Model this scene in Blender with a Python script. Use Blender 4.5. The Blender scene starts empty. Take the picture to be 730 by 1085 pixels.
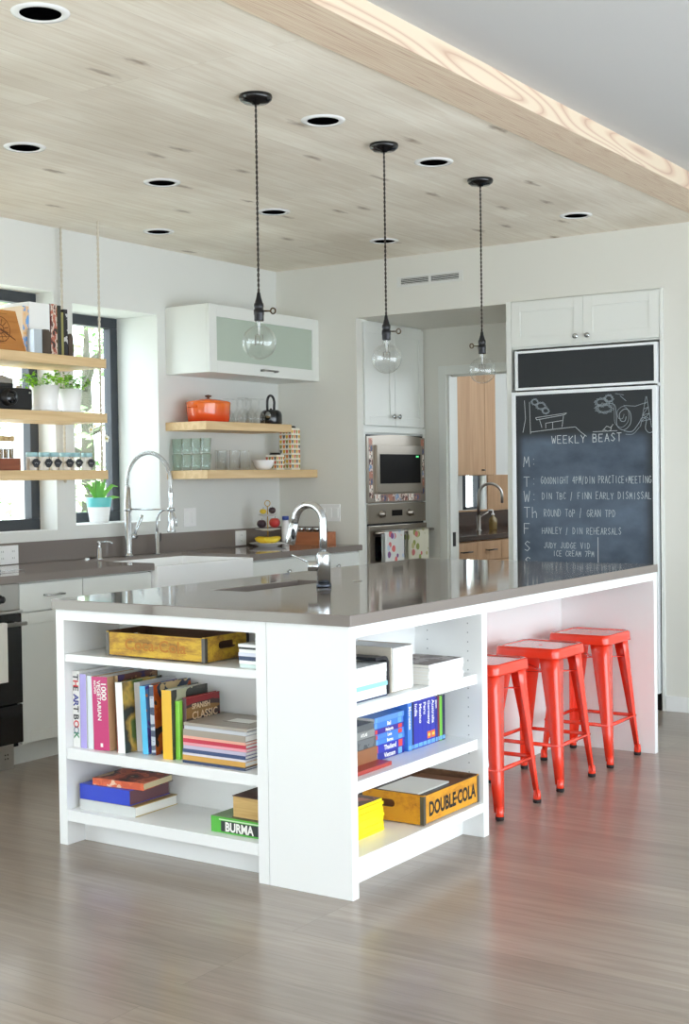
import bpy, bmesh, math, random
from mathutils import Vector, Matrix
rnd = random.Random(7)
sc = bpy.context.scene
COL = sc.collection
PI = math.pi

# ------------------------------------------------------------------ materials
def lin(c):
    return tuple((v/255/12.92 if v/255 <= .04045 else ((v/255+.055)/1.055)**2.4) for v in c)
MATS = {}
def mat(name, rgb, rough=.5, metal=0., coat=0., spec=.5, bump=0., bscale=200., trans=0.):
    if name in MATS: return MATS[name]
    m = bpy.data.materials.new(name); m.use_nodes = True
    b = m.node_tree.nodes['Principled BSDF']
    b.inputs['Base Color'].default_value = (*lin(rgb), 1)
    b.inputs['Roughness'].default_value = rough
    b.inputs['Metallic'].default_value = metal
    b.inputs['Coat Weight'].default_value = coat
    b.inputs['Coat Roughness'].default_value = .08
    b.inputs['Specular IOR Level'].default_value = spec
    nt = m.node_tree
    # faint procedural mottling keeps every surface from being one flat value
    tc = nt.nodes.new('ShaderNodeTexCoord'); nz = nt.nodes.new('ShaderNodeTexNoise')
    nz.inputs['Scale'].default_value = 9; nz.inputs['Detail'].default_value = 4
    nt.links.new(tc.outputs['Object'], nz.inputs['Vector'])
    mr = nt.nodes.new('ShaderNodeMapRange'); mr.inputs['To Min'].default_value = max(.02, rough-.04); mr.inputs['To Max'].default_value = min(1, rough+.04)
    nt.links.new(nz.outputs['Fac'], mr.inputs['Value']); nt.links.new(mr.outputs['Result'], b.inputs['Roughness'])
    if bump:
        n2 = nt.nodes.new('ShaderNodeTexNoise'); n2.inputs['Scale'].default_value = bscale
        bp = nt.nodes.new('ShaderNodeBump'); bp.inputs['Strength'].default_value = bump; bp.inputs['Distance'].default_value = .002
        nt.links.new(tc.outputs['Object'], n2.inputs['Vector']); nt.links.new(n2.outputs['Fac'], bp.inputs['Height'])
        nt.links.new(bp.outputs['Normal'], b.inputs['Normal'])
    MATS[name] = m
    return m

def ramp(nt, stops, interp='LINEAR'):
    r = nt.nodes.new('ShaderNodeValToRGB'); r.color_ramp.interpolation = interp
    el = r.color_ramp.elements
    while len(el) < len(stops): el.new(.5)
    for e, (p, c) in zip(el, stops): e.position = p; e.color = (*lin(c), 1)
    return r

def planks(name, axis, c1, c2, grain, knots=None, length=2.4, width=.14, rough=.5, seam=(120,110,100), mortar=.0016, coat=0., gs=.35, bump=.15, off=.37):
    """boards running along the given axis, with a streaky grain and optional knots"""
    m = bpy.data.materials.new(name); m.use_nodes = True; nt = m.node_tree; N = nt.nodes; L = nt.links
    b = N['Principled BSDF']; tc = N.new('ShaderNodeTexCoord')
    sep = N.new('ShaderNodeSeparateXYZ'); cmb = N.new('ShaderNodeCombineXYZ'); L.new(tc.outputs['Object'], sep.inputs[0])
    a, c = ('X','Y') if axis == 'X' else ('Y','X')
    L.new(sep.outputs[a], cmb.inputs['X']); L.new(sep.outputs[c], cmb.inputs['Y'])
    br = N.new('ShaderNodeTexBrick'); br.inputs['Scale'].default_value = 1
    br.inputs['Brick Width'].default_value = length; br.inputs['Row Height'].default_value = width
    br.inputs['Mortar Size'].default_value = mortar; br.inputs['Mortar Smooth'].default_value = .3; br.offset = off; br.offset_frequency = 3
    br.inputs['Color1'].default_value = (*lin(c1),1); br.inputs['Color2'].default_value = (*lin(c2),1); br.inputs['Mortar'].default_value = (*lin(seam),1)
    L.new(cmb.outputs[0], br.inputs['Vector'])
    # grain: noise stretched along the board, shifted per board
    mp = N.new('ShaderNodeMapping'); mp.inputs['Scale'].default_value = (2.2, 34, 1); L.new(cmb.outputs[0], mp.inputs['Vector'])
    ad = N.new('ShaderNodeVectorMath'); ad.operation = 'ADD'; L.new(mp.outputs[0], ad.inputs[0])
    sc2 = N.new('ShaderNodeVectorMath'); sc2.operation = 'SCALE'; sc2.inputs['Scale'].default_value = 19; L.new(br.outputs['Color'], sc2.inputs[0]); L.new(sc2.outputs[0], ad.inputs[1])
    nz = N.new('ShaderNodeTexNoise'); nz.inputs['Scale'].default_value = 1; nz.inputs['Detail'].default_value = 7; nz.inputs['Roughness'].default_value = .62; nz.inputs['Distortion'].default_value = .9
    L.new(ad.outputs[0], nz.inputs['Vector'])
    rp = ramp(nt, [(.36, grain), (.62, (255,255,255))]); L.new(nz.outputs['Fac'], rp.inputs['Fac'])
    mx = N.new('ShaderNodeMix'); mx.data_type = 'RGBA'; mx.blend_type = 'MULTIPLY'; mx.inputs['Factor'].default_value = gs
    L.new(br.outputs['Color'], mx.inputs['A']); L.new(rp.outputs['Color'], mx.inputs['B']); out = mx.outputs['Result']
    n3 = N.new('ShaderNodeTexNoise'); n3.inputs['Scale'].default_value = 1.3; n3.inputs['Detail'].default_value = 3; L.new(cmb.outputs[0], n3.inputs['Vector'])
    r3 = ramp(nt, [(.3, (222,216,208)), (.7, (255,255,255))]); L.new(n3.outputs['Fac'], r3.inputs['Fac'])
    m3 = N.new('ShaderNodeMix'); m3.data_type = 'RGBA'; m3.blend_type = 'MULTIPLY'; m3.inputs['Factor'].default_value = .7
    L.new(out, m3.inputs['A']); L.new(r3.outputs['Color'], m3.inputs['B']); out = m3.outputs['Result']
    if knots:
        mk = N.new('ShaderNodeMapping'); mk.inputs['Scale'].default_value = (2.9, 9.2, 1); L.new(cmb.outputs[0], mk.inputs['Vector'])
        nd = N.new('ShaderNodeTexNoise'); nd.inputs['Scale'].default_value = 5; L.new(mk.outputs[0], nd.inputs['Vector'])
        a2 = N.new('ShaderNodeMix'); a2.data_type = 'VECTOR'; a2.inputs['Factor'].default_value = .3; L.new(mk.outputs[0], a2.inputs['A']); L.new(nd.outputs['Color'], a2.inputs['B'])
        vo = N.new('ShaderNodeTexVoronoi'); vo.voronoi_dimensions = '2D'; vo.inputs['Scale'].default_value = 1; vo.inputs['Randomness'].default_value = 1; L.new(a2.outputs['Result'], vo.inputs['Vector'])
        # only some cells carry a knot
        sp = N.new('ShaderNodeSeparateColor'); L.new(vo.outputs['Color'], sp.inputs[0])
        th = N.new('ShaderNodeMath'); th.operation = 'GREATER_THAN'; th.inputs[1].default_value = .80; L.new(sp.outputs[0], th.inputs[0])
        rk = N.new('ShaderNodeMapRange'); rk.inputs['From Min'].default_value = .02; rk.inputs['From Max'].default_value = .17; rk.inputs['To Min'].default_value = .8; rk.inputs['To Max'].default_value = 0
        L.new(vo.outputs['Distance'], rk.inputs['Value'])
        mu = N.new('ShaderNodeMath'); mu.operation = 'MULTIPLY'; L.new(rk.outputs['Result'], mu.inputs[0]); L.new(th.outputs[0], mu.inputs[1])
        mm = N.new('ShaderNodeMix'); mm.data_type = 'RGBA'; L.new(mu.outputs[0], mm.inputs['Factor']); L.new(out, mm.inputs['A']); mm.inputs['B'].default_value = (*lin(knots),1); out = mm.outputs['Result']
    L.new(out, b.inputs['Base Color']); b.inputs['Roughness'].default_value = rough; b.inputs['Coat Weight'].default_value = coat; b.inputs['Coat Roughness'].default_value = .15
    if bump:
        bp = N.new('ShaderNodeBump'); bp.inputs['Strength'].default_value = bump; bp.inputs['Distance'].default_value = .002
        L.new(nz.outputs['Fac'], bp.inputs['Height']); L.new(bp.outputs['Normal'], b.inputs['Normal'])
    return m

def wood(name, c1, c2, axis='Y', rough=.5, scale=1., rings=True):
    """one solid board with flowing grain"""
    if name in MATS: return MATS[name]
    m = bpy.data.materials.new(name); m.use_nodes = True; nt = m.node_tree; N = nt.nodes; L = nt.links
    b = N['Principled BSDF']; tc = N.new('ShaderNodeTexCoord'); mp = N.new('ShaderNodeMapping')
    s = [14*scale]*3; s['XYZ'.index(axis)] = 1.1*scale; mp.inputs['Scale'].default_value = s
    L.new(tc.outputs['Object'], mp.inputs['Vector'])
    nz = N.new('ShaderNodeTexNoise'); nz.inputs['Scale'].default_value = 1.2; nz.inputs['Detail'].default_value = 6; nz.inputs['Distortion'].default_value = 1.2
    L.new(mp.outputs[0], nz.inputs['Vector'])
    r = ramp(nt, [(.3, c2), (.65, c1)]); L.new(nz.outputs['Fac'], r.inputs['Fac']); L.new(r.outputs['Color'], b.inputs['Base Color'])
    b.inputs['Roughness'].default_value = rough
    MATS[name] = m; return m

def patches(name, cols, scale=14., rough=.4, stretch=(1,1,1), soft=False):
    """printed cover art: irregular patches of the listed colours"""
    if name in MATS: return MATS[name]
    m = bpy.data.materials.new(name); m.use_nodes = True; nt = m.node_tree; N = nt.nodes; L = nt.links
    b = N['Principled BSDF']; tc = N.new('ShaderNodeTexCoord'); mp = N.new('ShaderNodeMapping'); mp.inputs['Scale'].default_value = stretch
    mp.inputs['Location'].default_value = (rnd.random()*5, rnd.random()*5, rnd.random()*5)
    L.new(tc.outputs['Object'], mp.inputs['Vector'])
    nz = N.new('ShaderNodeTexNoise'); nz.inputs['Scale'].default_value = scale; nz.inputs['Detail'].default_value = 3; L.new(mp.outputs[0], nz.inputs['Vector'])
    n = len(cols); r = ramp(nt, [(.3+.4*i/max(1, n), c) for i, c in enumerate(cols)], 'LINEAR' if soft else 'CONSTANT')
    L.new(nz.outputs['Fac'], r.inputs['Fac']); L.new(r.outputs['Color'], b.inputs['Base Color']); b.inputs['Roughness'].default_value = rough
    MATS[name] = m; return m

def glassy(name, tint=(255,255,255), gloss=.06, body=0., bodyrgb=(255,255,255), rough=.0, edge=.85):
    """thin clear sheet: straight-through light tinted, fresnel reflection on top"""
    if name in MATS: return MATS[name]
    m = bpy.data.materials.new(name); m.use_nodes = True; nt = m.node_tree; N = nt.nodes; L = nt.links
    N.remove(N['Principled BSDF']); o = N['Material Output']
    tr = N.new('ShaderNodeBsdfTransparent'); tr.inputs[0].default_value = (*lin(tint),1)
    gl = N.new('ShaderNodeBsdfGlossy'); gl.inputs['Roughness'].default_value = rough
    lw = N.new('ShaderNodeLayerWeight'); lw.inputs['Blend'].default_value = .5; pw = N.new('ShaderNodeMath'); pw.operation = 'POWER'; pw.inputs[1].default_value = 3.2; L.new(lw.outputs['Facing'], pw.inputs[0])
    mr = N.new('ShaderNodeMapRange'); mr.inputs['To Min'].default_value = gloss; mr.inputs['To Max'].default_value = edge; L.new(pw.outputs[0], mr.inputs['Value'])
    mx = N.new('ShaderNodeMixShader'); L.new(mr.outputs['Result'], mx.inputs[0]); L.new(tr.outputs[0], mx.inputs[1]); L.new(gl.outputs[0], mx.inputs[2])
    last = mx.outputs[0]
    if body:
        df = N.new('ShaderNodeBsdfDiffuse'); df.inputs[0].default_value = (*lin(bodyrgb),1)
        m2 = N.new('ShaderNodeMixShader'); m2.inputs[0].default_value = body; L.new(last, m2.inputs[1]); L.new(df.outputs[0], m2.inputs[2]); last = m2.outputs[0]
    L.new(last, o.inputs['Surface']); MATS[name] = m; return m

# ------------------------------------------------------------------ mesh helpers
def bm_new(): return bmesh.new()
def box(bm, x0, x1, y0, y1, z0, z1, bev=0., mi=0):
    vs = [bm.verts.new(p) for p in ((x0,y0,z0),(x1,y0,z0),(x1,y1,z0),(x0,y1,z0),(x0,y0,z1),(x1,y0,z1),(x1,y1,z1),(x0,y1,z1))]
    fs = [bm.faces.new([vs[i] for i in f]) for f in ((3,2,1,0),(4,5,6,7),(0,1,5,4),(1,2,6,5),(2,3,7,6),(3,0,4,7))]
    for f in fs: f.material_index = mi
    if bev:
        es = list({e for f in fs for e in f.edges})
        r = bmesh.ops.bevel(bm, geom=es, offset=bev, segments=2, profile=.6, affect='EDGES')
        for f in r['faces']: f.material_index = mi
    return vs
def lathe(bm, prof, c=(0,0,0), n=28, mi=0, cap=True, axis='Z'):
    rings = []
    for r, z in prof:
        ring = []
        for i in range(n):
            a = 2*PI*i/n; p = (r*math.cos(a), r*math.sin(a), z)
            if axis == 'X': p = (p[2], p[0], p[1])
            if axis == 'Y': p = (p[1], p[2], p[0])
            ring.append(bm.verts.new((c[0]+p[0], c[1]+p[1], c[2]+p[2])))
        rings.append(ring)
    for a, b in zip(rings, rings[1:]):
        for i in range(n):
            f = bm.faces.new((a[i], a[(i+1)%n], b[(i+1)%n], b[i])); f.smooth = True; f.material_index = mi
    if cap:
        for ring, rev in ((rings[0], True), (rings[-1], False)):
            if prof[0 if rev else -1][0] > 1e-5:
                f = bm.faces.new(ring[::-1] if rev else ring); f.material_index = mi
    return rings
def tube(bm, pts, r, n=10, mi=0, rads=None, cap=True):
    pts = [Vector(p) for p in pts]; rings = []
    up = Vector((0,0,1)); prev = None
    for i, p in enumerate(pts):
        t = (pts[min(i+1, len(pts)-1)] - pts[max(i-1, 0)]).normalized()
        if prev is None:
            u = t.cross(up) if abs(t.dot(up)) < .98 else t.cross(Vector((1,0,0)))
        else: u = prev - t*prev.dot(t)
        u.normalize(); prev = u; v = t.cross(u); rr = rads[i] if rads else r
        rings.append([bm.verts.new(p + (u*math.cos(2*PI*k/n) + v*math.sin(2*PI*k/n))*rr) for k in range(n)])
    for a, b in zip(rings, rings[1:]):
        for k in range(n):
            f = bm.faces.new((a[k], a[(k+1)%n], b[(k+1)%n], b[k])); f.smooth = True; f.material_index = mi
    if cap:
        for f in (bm.faces.new(rings[0][::-1]), bm.faces.new(rings[-1])): f.material_index = mi
def arc(c, r, a0, a1, n, plane='XZ'):
    o = []
    for i in range(n+1):
        a = a0 + (a1-a0)*i/n; u, v = r*math.cos(a), r*math.sin(a)
        o.append((c[0]+u, c[1], c[2]+v) if plane == 'XZ' else ((c[0], c[1]+u, c[2]+v) if plane == 'YZ' else (c[0]+u, c[1]+v, c[2])))
    return o
def prism(bm, poly, z0, z1, mi=0, tf=None):
    tf = tf or (lambda x, y, z: (x, y, z))
    a = [bm.verts.new(tf(x, y, z0)) for x, y in poly]; b = [bm.verts.new(tf(x, y, z1)) for x, y in poly]
    n = len(poly); fs = [bm.faces.new(a[::-1]), bm.faces.new(b)]
    for i in range(n): fs.append(bm.faces.new((a[i], a[(i+1)%n], b[(i+1)%n], b[i])))
    for f in fs: f.material_index = mi
    return fs
def sphere(bm, c, r, sx=1, sy=1, sz=1, u=18, v=10, mi=0):
    res = bmesh.ops.create_uvsphere(bm, u_segments=u, v_segments=v, radius=r)
    for vt in res['verts']: vt.co = Vector((c[0]+vt.co.x*sx, c[1]+vt.co.y*sy, c[2]+vt.co.z*sz))
    for f in {f for vt in res['verts'] for f in vt.link_faces}: f.smooth = True; f.material_index = mi
def obj(name, bm, m, parent=None, W=False, fix=True):
    """link the bmesh as one object; W: verts are in world space (parent may sit anywhere, unrotated)"""
    if fix: bmesh.ops.recalc_face_normals(bm, faces=bm.faces[:])
    me = bpy.data.meshes.new(name); bm.to_mesh(me); bm.free()
    for x in (m if isinstance(m, (list, tuple)) else [m]): me.materials.append(x)
    o = bpy.data.objects.new(name, me); COL.objects.link(o)
    if parent is not None:
        o.parent = parent
        if W:
            p, off = parent, Vector((0,0,0))
            while p is not None: off += p.location; p = p.parent
            me.transform(Matrix.Translation(-off))
    return o
def tag(o, label=None, cat=None, group=None, kind=None):
    if label: o['label'] = label
    if cat: o['category'] = cat
    if group: o['group'] = group
    if kind: o['kind'] = kind
    return o
def thing(name, label, cat, loc=(0,0,0), rot=(0,0,0), group=None):
    o = bpy.data.objects.new(name, None); COL.objects.link(o); o.empty_display_size = .05
    o.location = loc; o.rotation_euler = rot
    return tag(o, label, cat, group)
def single(name, bm, m, label, cat, group=None, base=None):
    """a thing that is one mesh, built in world space; its origin moves to the centre of its base"""
    o = obj(name, bm, m); me = o.data
    xs = [v.co for v in me.vertices]
    b = Vector(base) if base else Vector(((min(v.x for v in xs)+max(v.x for v in xs))/2, (min(v.y for v in xs)+max(v.y for v in xs))/2, min(v.z for v in xs)))
    me.transform(Matrix.Translation(-b)); o.location = b
    return tag(o, label, cat, group)
def struct(name, bm, m, parent=None):
    o = obj(name, bm, m, parent)
    o['kind'] = 'structure'
    return o
def dup(o, loc, rotz=None, label=None, group=None):
    def cp(s, par):
        c = s.copy(); COL.objects.link(c); c.parent = par
        for ch in list(s.children): cp(ch, c)
        return c
    r = cp(o, None); r.location = loc
    if rotz is not None: r.rotation_euler = (0, 0, rotz)
    if label: r['label'] = label
    if group: r['group'] = group
    return r
def text_bm(bm, s, size, M, mi=0, bold=0., depth=.0, width=1., align='LEFT', spacing=1.):
    """lettering laid out in the XY plane, then placed by matrix M"""
    cu = bpy.data.curves.new('lettering', 'FONT'); cu.body = s; cu.size = size; cu.offset = bold; cu.extrude = depth; cu.align_x = align; cu.resolution_u = 3; cu.space_character = spacing
    o = bpy.data.objects.new('lettering', cu); COL.objects.link(o)
    dg = bpy.context.evaluated_depsgraph_get(); me = bpy.data.meshes.new_from_object(o.evaluated_get(dg))
    bpy.data.objects.remove(o); bpy.data.curves.remove(cu)
    me.transform(M @ Matrix.Diagonal((width,1,1,1)))
    n0 = len(bm.faces); bm.from_mesh(me); bpy.data.meshes.remove(me); bm.faces.ensure_lookup_table()
    for f in bm.faces[n0:]: f.material_index = mi
def facing_y(x, y, z):   # text plane -> faces -Y
    return Matrix.Translation((x,y,z)) @ Matrix.Rotation(PI/2, 4, 'X')
def facing_x(x, y, z):   # faces +X, reads along +Y
    return Matrix.Translation((x,y,z)) @ Matrix.Rotation(PI/2, 4, 'Z') @ Matrix.Rotation(PI/2, 4, 'X')
DOWN = Matrix.Rotation(-PI/2, 4, 'Z')

# ------------------------------------------------------------------ palette
WALL  = mat('wall_paint', (224,223,215), .75, bump=.04)
WALLW = mat('wall_paint_white', (223,224,220), .75, bump=.04)
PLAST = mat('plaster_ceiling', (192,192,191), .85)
WHITE = mat('white_lacquer', (240,241,240), .35)
CABW  = mat('cabinet_paint', (229,231,226), .42)
QUARTZ= mat('grey_quartz', (128,119,113), .07, spec=.6)
STEEL = mat('brushed_steel', (196,194,190), .3, 1.)
CHROME= mat('chrome', (225,228,230), .1, 1.)
CHROME2=mat('satin_chrome', (205,208,210), .22, 1.)
DARKM = mat('blackened_metal', (45,45,47), .32, .7)
BLACK = mat('black_plastic', (22,22,24), .3)
BLKGL = mat('black_glass', (12,12,14), .06)
BLKG2 = mat('smoked_glass', (20,18,18), .3, spec=.06)
RUBBER= mat('rubber', (28,26,26), .8)
RED   = mat('coral_red_enamel', (246,62,36), .18, coat=.5)
PAPER = mat('paper_white', (240,238,232), .8)
PAPERC= mat('paper_cream', (226,210,170), .85)
PORC  = mat('white_porcelain', (246,246,246), .15)
ALU   = mat('light_aluminium', (240,243,245), .3, .12)
WINFR = mat('dark_window_frame', (52,56,62), .45)
PINE  = wood('pale_pine', (226,196,150), (206,172,124), 'Y', .55)
PINEX = wood('pale_pine_end', (228,202,158), (204,174,130), 'X', .55)
TANW  = wood('maple_cabinet', (196,158,122), (178,140,104), 'Z', .5)
CEDAR = wood('brown_wood', (176,104,60), (136,74,40), 'X', .5)
GLASS = glassy('clear_glass', (253,254,254), .06, .012, (244,248,248), edge=.75)
PANE  = glassy('window_glass', (250,252,252), .03)
BULBG = glassy('bulb_glass', (251,252,252), .09, edge=.6)
FROST = glassy('frosted_green_glass', (206,216,206), .04, .85, (194,206,192), .2)
CHALK = mat('chalkboard', (36,40,44), .62)

# ------------------------------------------------------------------ setting
XL, YB, ZC = -3.10, 3.80, 2.755            # window wall, back wall, plank ceiling
XR, YF, ZP = 3.7, -5.4, 2.83               # far extents of the open-plan room; plaster ceiling
WCOR = -2.457                              # where the back wall opens into the oven recess
FLOOR = planks('oak_floor', 'X', (166,152,140), (150,137,126), (176,164,152), length=3.6, width=.165, rough=.3, seam=(128,116,106), mortar=.001, coat=.25, gs=.40, bump=.06)
CEIL = planks('whitewashed_pine', 'Y', (255,250,238), (246,239,226), (206,186,164), knots=(150,128,108), length=3.1, width=.142, rough=.7, seam=(214,204,188), mortar=.0008, gs=.26, bump=.08)
b = bm_new(); box(b, -3.6, XR, YF, 8.2, -.12, 0); struct('floor', b, FLOOR)
b = bm_new(); box(b, XL-.4, -.12, YF, YB+.12, ZC, ZC+.12); struct('ceiling', b, CEIL)
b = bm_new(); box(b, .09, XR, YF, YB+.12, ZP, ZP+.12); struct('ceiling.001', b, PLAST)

def beam_material():
    m = bpy.data.materials.new('fir_beam'); m.use_nodes = True; nt = m.node_tree; N = nt.nodes; L = nt.links; bs = N['Principled BSDF']
    tc = N.new('ShaderNodeTexCoord'); mp = N.new('ShaderNodeMapping'); mp.inputs['Scale'].default_value = (46, .55, 5.5); L.new(tc.outputs['Object'], mp.inputs[0])
    nz = N.new('ShaderNodeTexNoise'); nz.inputs['Scale'].default_value = 1.; nz.inputs['Detail'].default_value = 1.2; L.new(mp.outputs[0], nz.inputs['Vector'])
    mu = N.new('ShaderNodeMath'); mu.operation = 'MULTIPLY'; mu.inputs[1].default_value = 25; L.new(nz.outputs['Fac'], mu.inputs[0])
    fr = N.new('ShaderNodeMath'); fr.operation = 'PINGPONG'; fr.inputs[1].default_value = 1; L.new(mu.outputs[0], fr.inputs[0])
    r = ramp(nt, [(.0, (200,168,146)), (.16, (216,190,166)), (.6, (228,210,186))]); L.new(fr.outputs[0], r.inputs['Fac']); L.new(r.outputs['Color'], bs.inputs['Base Color'])
    bs.inputs['Roughness'].default_value = .6; return m
b = bm_new(); box(b, -.12, .09, YF, YB, 2.742, 2.95, .004); struct('ceiling_beam', b, beam_material())

# window wall with two openings: (y0, y1, z0, z1, reveal depth)
W1 = (.35, 1.742, 1.085, 2.40, .135); W2 = (1.885, 2.59, 1.105, 2.352, .33)
W_FILL = (-4.7, -1.0, 0., 2.35, .3)            # unseen glass door added on the same wall for more daylight, towards the camera
b = bm_new(); T = .36
ys = [YF, W1[0], W1[1], W2[0], W2[1], YB+.1]
box(b, XL-T, XL, YF, W_FILL[0], -.1, ZC); box(b, XL-T, XL, W_FILL[1], W1[0], -.1, ZC); box(b, XL-T, XL, W_FILL[0], W_FILL[1], W_FILL[3], ZC); box(b, XL-T, XL, W1[1], W2[0], -.1, ZC); box(b, XL-T, XL, W2[1], YB+.1, -.1, ZC)
for w in (W1, W2): box(b, XL-T, XL, w[0], w[1], -.1, w[2]); box(b, XL-T, XL, w[0], w[1], w[3], ZC)
struct('wall_left', b, WALLW)
for i, w in enumerate((W1, W2, W_FILL)):  # the third one, out of view, is added to let in daylight
    xf = XL - w[4]; y0, y1, z0, z1, d = w
    r = bpy.data.objects.new('window_%d' % (1, 2, 4)[i], None); COL.objects.link(r); r['kind'] = 'structure'; r.location = (xf, (y0+y1)/2, z0)
    fr = .062; f = bm_new()
    box(f, xf-.06, xf, y0, y1, z0, z0+fr, .004); box(f, xf-.06, xf, y0, y1, z1-fr, z1, .004)
    box(f, xf-.06, xf, y0, y0+fr, z0+fr, z1-fr, .004); box(f, xf-.06, xf, y1-fr, y1, z0+fr, z1-fr, .004)
    if i != 1: box(f, xf-.06, xf, (y0+y1)/2-.04, (y0+y1)/2+.04, z0+fr, z1-fr, .004)
    o = obj('window_frame', f, WINFR, r, W=True); o['kind'] = 'structure'
    f = bm_new()
    for ya, yb in ([(y0+fr, (y0+y1)/2-.04), ((y0+y1)/2+.04, y1-fr)] if i != 1 else [(y0+fr, y1-fr)]): box(f, xf-.035, xf-.029, ya, yb, z0+fr, z1-fr)
    o = obj('pane', f, PANE, r, W=True); o['kind'] = 'structure'
    f = bm_new(); box(f, xf, XL-.0005, y0, y1, z0-.02, z0+.0015)
    o = obj('window_sill', f, WHITE, r, W=True); o['kind'] = 'structure'

# back wall, header over the recess, wall right of the refrigerator
b = bm_new()
box(b, XL, WCOR, YB, 3.873, -.05, ZC); box(b, WCOR, -1.3585, YB, YB+.12, 2.3935, 2.85); box(b, -1.3585, -.375, YB, YB+.12, 2.402, 2.85); box(b, -.375, XR, YB, YB+.12, -.05, 2.85)
struct('wall_back', b, WALL)
b = bm_new()      # recess: return beside the oven tower, soffit, far wall with the doorway, fridge side
box(b, XL, -1.3595, YB+.12, 4.675, 2.3935, 2.46)
YD = 4.675; DX0, DX1, DZ = -2.278, -1.33, 2.062
box(b, WCOR-.65, DX0, YD, YD+.12, -.05, 2.394); box(b, DX0, DX1, YD, YD+.12, DZ, 2.394); box(b, DX1, -.3, YD, YD+.12, -.05, 2.394)
struct('wall_recess', b, WALL)
d = bpy.data.objects.new('door_1', None); COL.objects.link(d); d['kind'] = 'structure'; d.location = (DX0, YD, 0)
b = bm_new(); box(b, DX0-.062, DX0, YD-.016, YD-.0005, 0, DZ+.062, .003); box(b, DX0, DX1, YD-.016, YD-.0005, DZ, DZ+.062, .003)
o = obj('door_casing', b, CABW, d, W=True); o['kind'] = 'structure'
b = bm_new(); box(b, DX0+.0005, DX0+.016, YD+.002, YD+.118, 0, DZ, .002); box(b, DX0+.016, DX1, YD+.03, YD+.05, DZ-.012, DZ-.0005)
o = obj('door_jamb', b, CABW, d, W=True); o['kind'] = 'structure'
b = bm_new(); box(b, DX0+.016, DX0+.019, YD+.03, YD+.07, .86, .96, .001); o = obj('strike_plate', b, DARKM, d, W=True); o['kind'] = 'structure'
# pantry shell beyond the doorway
PX = -2.95
b = bm_new()
PW = (6.10, 6.49, 1.075, 1.40)
box(b, PX-.15, PX, 4.795, PW[0], -.05, 2.6); box(b, PX-.15, PX, PW[1], 8.2, -.05, 2.6); box(b, PX-.15, PX, PW[0], PW[1], -.05, PW[2]); box(b, PX-.15, PX, PW[0], PW[1], PW[3], 2.6)
box(b, PX-.15, -.3, 8.0, 8.15, -.05, 2.6); box(b, -.3, -.2, 4.795, 8.15, -.05, 1.75); box(b, -.3, -.2, 4.795, 5.6, 1.75, 2.6); box(b, PX, -.3, 4.795, 8.2, 2.6, 2.7)  # gap high in the right side is added to brighten the pantry
struct('wall_pantry', b, WALLW)
r = bpy.data.objects.new('window_3', None); COL.objects.link(r); r['kind'] = 'structure'; r.location = (PX, 6.3, PW[2])
b = bm_new(); box(b, PX-.1, PX-.05, PW[0], PW[0]+.03, PW[2], PW[3]); box(b, PX-.1, PX-.05, PW[1]-.03, PW[1], PW[2], PW[3]); box(b, PX-.1, PX-.05, 6.17, 6.25, PW[2], PW[3]); box(b, PX-.1, PX-.05, PW[0], PW[1], PW[2], PW[2]+.02)
o = obj('window_frame', b, WINFR, r, W=True); o['kind'] = 'structure'
b = bm_new(); box(b, PX-.078, PX-.072, PW[0]+.03, PW[1]-.03, PW[2]+.02, PW[3]); o = obj('pane', b, PANE, r, W=True); o['kind'] = 'structure'
b = bm_new()                               # unseen right wall, added with open gaps and a header to shape daylight
for ya, yb in ((YF, -4.9), (-2.0, -1.6), (3.35, YB+.12)): box(b, XR, XR+.2, ya, yb, -.05, 2.9)
for ya, yb in ((-4.9, -2.0), (-1.6, 3.35)): box(b, XR, XR+.2, ya, yb, 2.15, 2.9)
struct('wall_right_added', b, WALL)
b = bm_new()  # unseen wall behind the camera, added to cut daylight from that side
for xa, xb in ((XL-.36, -1.9), (-.7, 1.4), (3.1, XR+.2)): box(b, xa, xb, YF-.2, YF, -.05, 2.9)
for xa, xb in ((-1.9, -.7), (1.4, 3.1)): box(b, xa, xb, YF-.2, YF, 2.05, 2.9); box(b, xa, xb, YF-.2, YF, -.05, .75)
struct('wall_front_added', b, WALL)
b = bm_new(); box(b, -.374, XR, YB-.016, YB-.0005, 0, .088, .004); struct('baseboard_back', b, WHITE)

# ------------------------------------------------------------------ island
IW, IL, ZB, ZT = -1.3125, 2.675, .878, .915
isl = thing('kitchen_island', 'long white kitchen island cabinet with open bookshelves at its near end', 'kitchen island', (-.65, 1.34, 0))
def ip(name, boxes, bev=.0015, m=WHITE):
    b = bm_new()
    for x in boxes: box(b, *x, bev=bev)
    return obj(name, b, m, isl, W=True)
LB, RB = .295, -.29                    # depth of the left and of the right bookcase
ip('side_panel', [(IW, -1.272, 0, IL, 0, ZB)])
ip('corner_panel', [(-.331, -.0005, 0, .037, 0, ZB)])
ip('corner_panel', [(-.377, -.3335, 0, LB, 0, ZB)])
ip('top_rail', [(-1.272, -.377, 0, .05, .838, ZB)])
ip('top_rail', [(-.05, 0, .037, .886, .838, ZB)])
ip('divider_panel', [(-.62, 0, .886, .926, 0, ZB)])
ip('back_panel', [(-1.272, -.377, LB, LB+.012, .09, ZB)])
ip('back_panel', [(RB-.012, RB, .037, .886, .09, ZB)])
ip('end_panel', [(IW, 0, 2.636, IL, 0, ZB)])
ip('recess_panel', [(-.50, -.484, .926, 2.636, 0, ZB)])
ip('apron_rail', [(-.03, 0, .926, 2.636, .838, ZB)])
for z0, z1 in ((.684, .713), (.322, .362), (.091, .132)):
    ip('shelf', [(-1.271, -.378, .0005 if z0 < .1 else .004, LB-.0005, z0, z1)])
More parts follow.
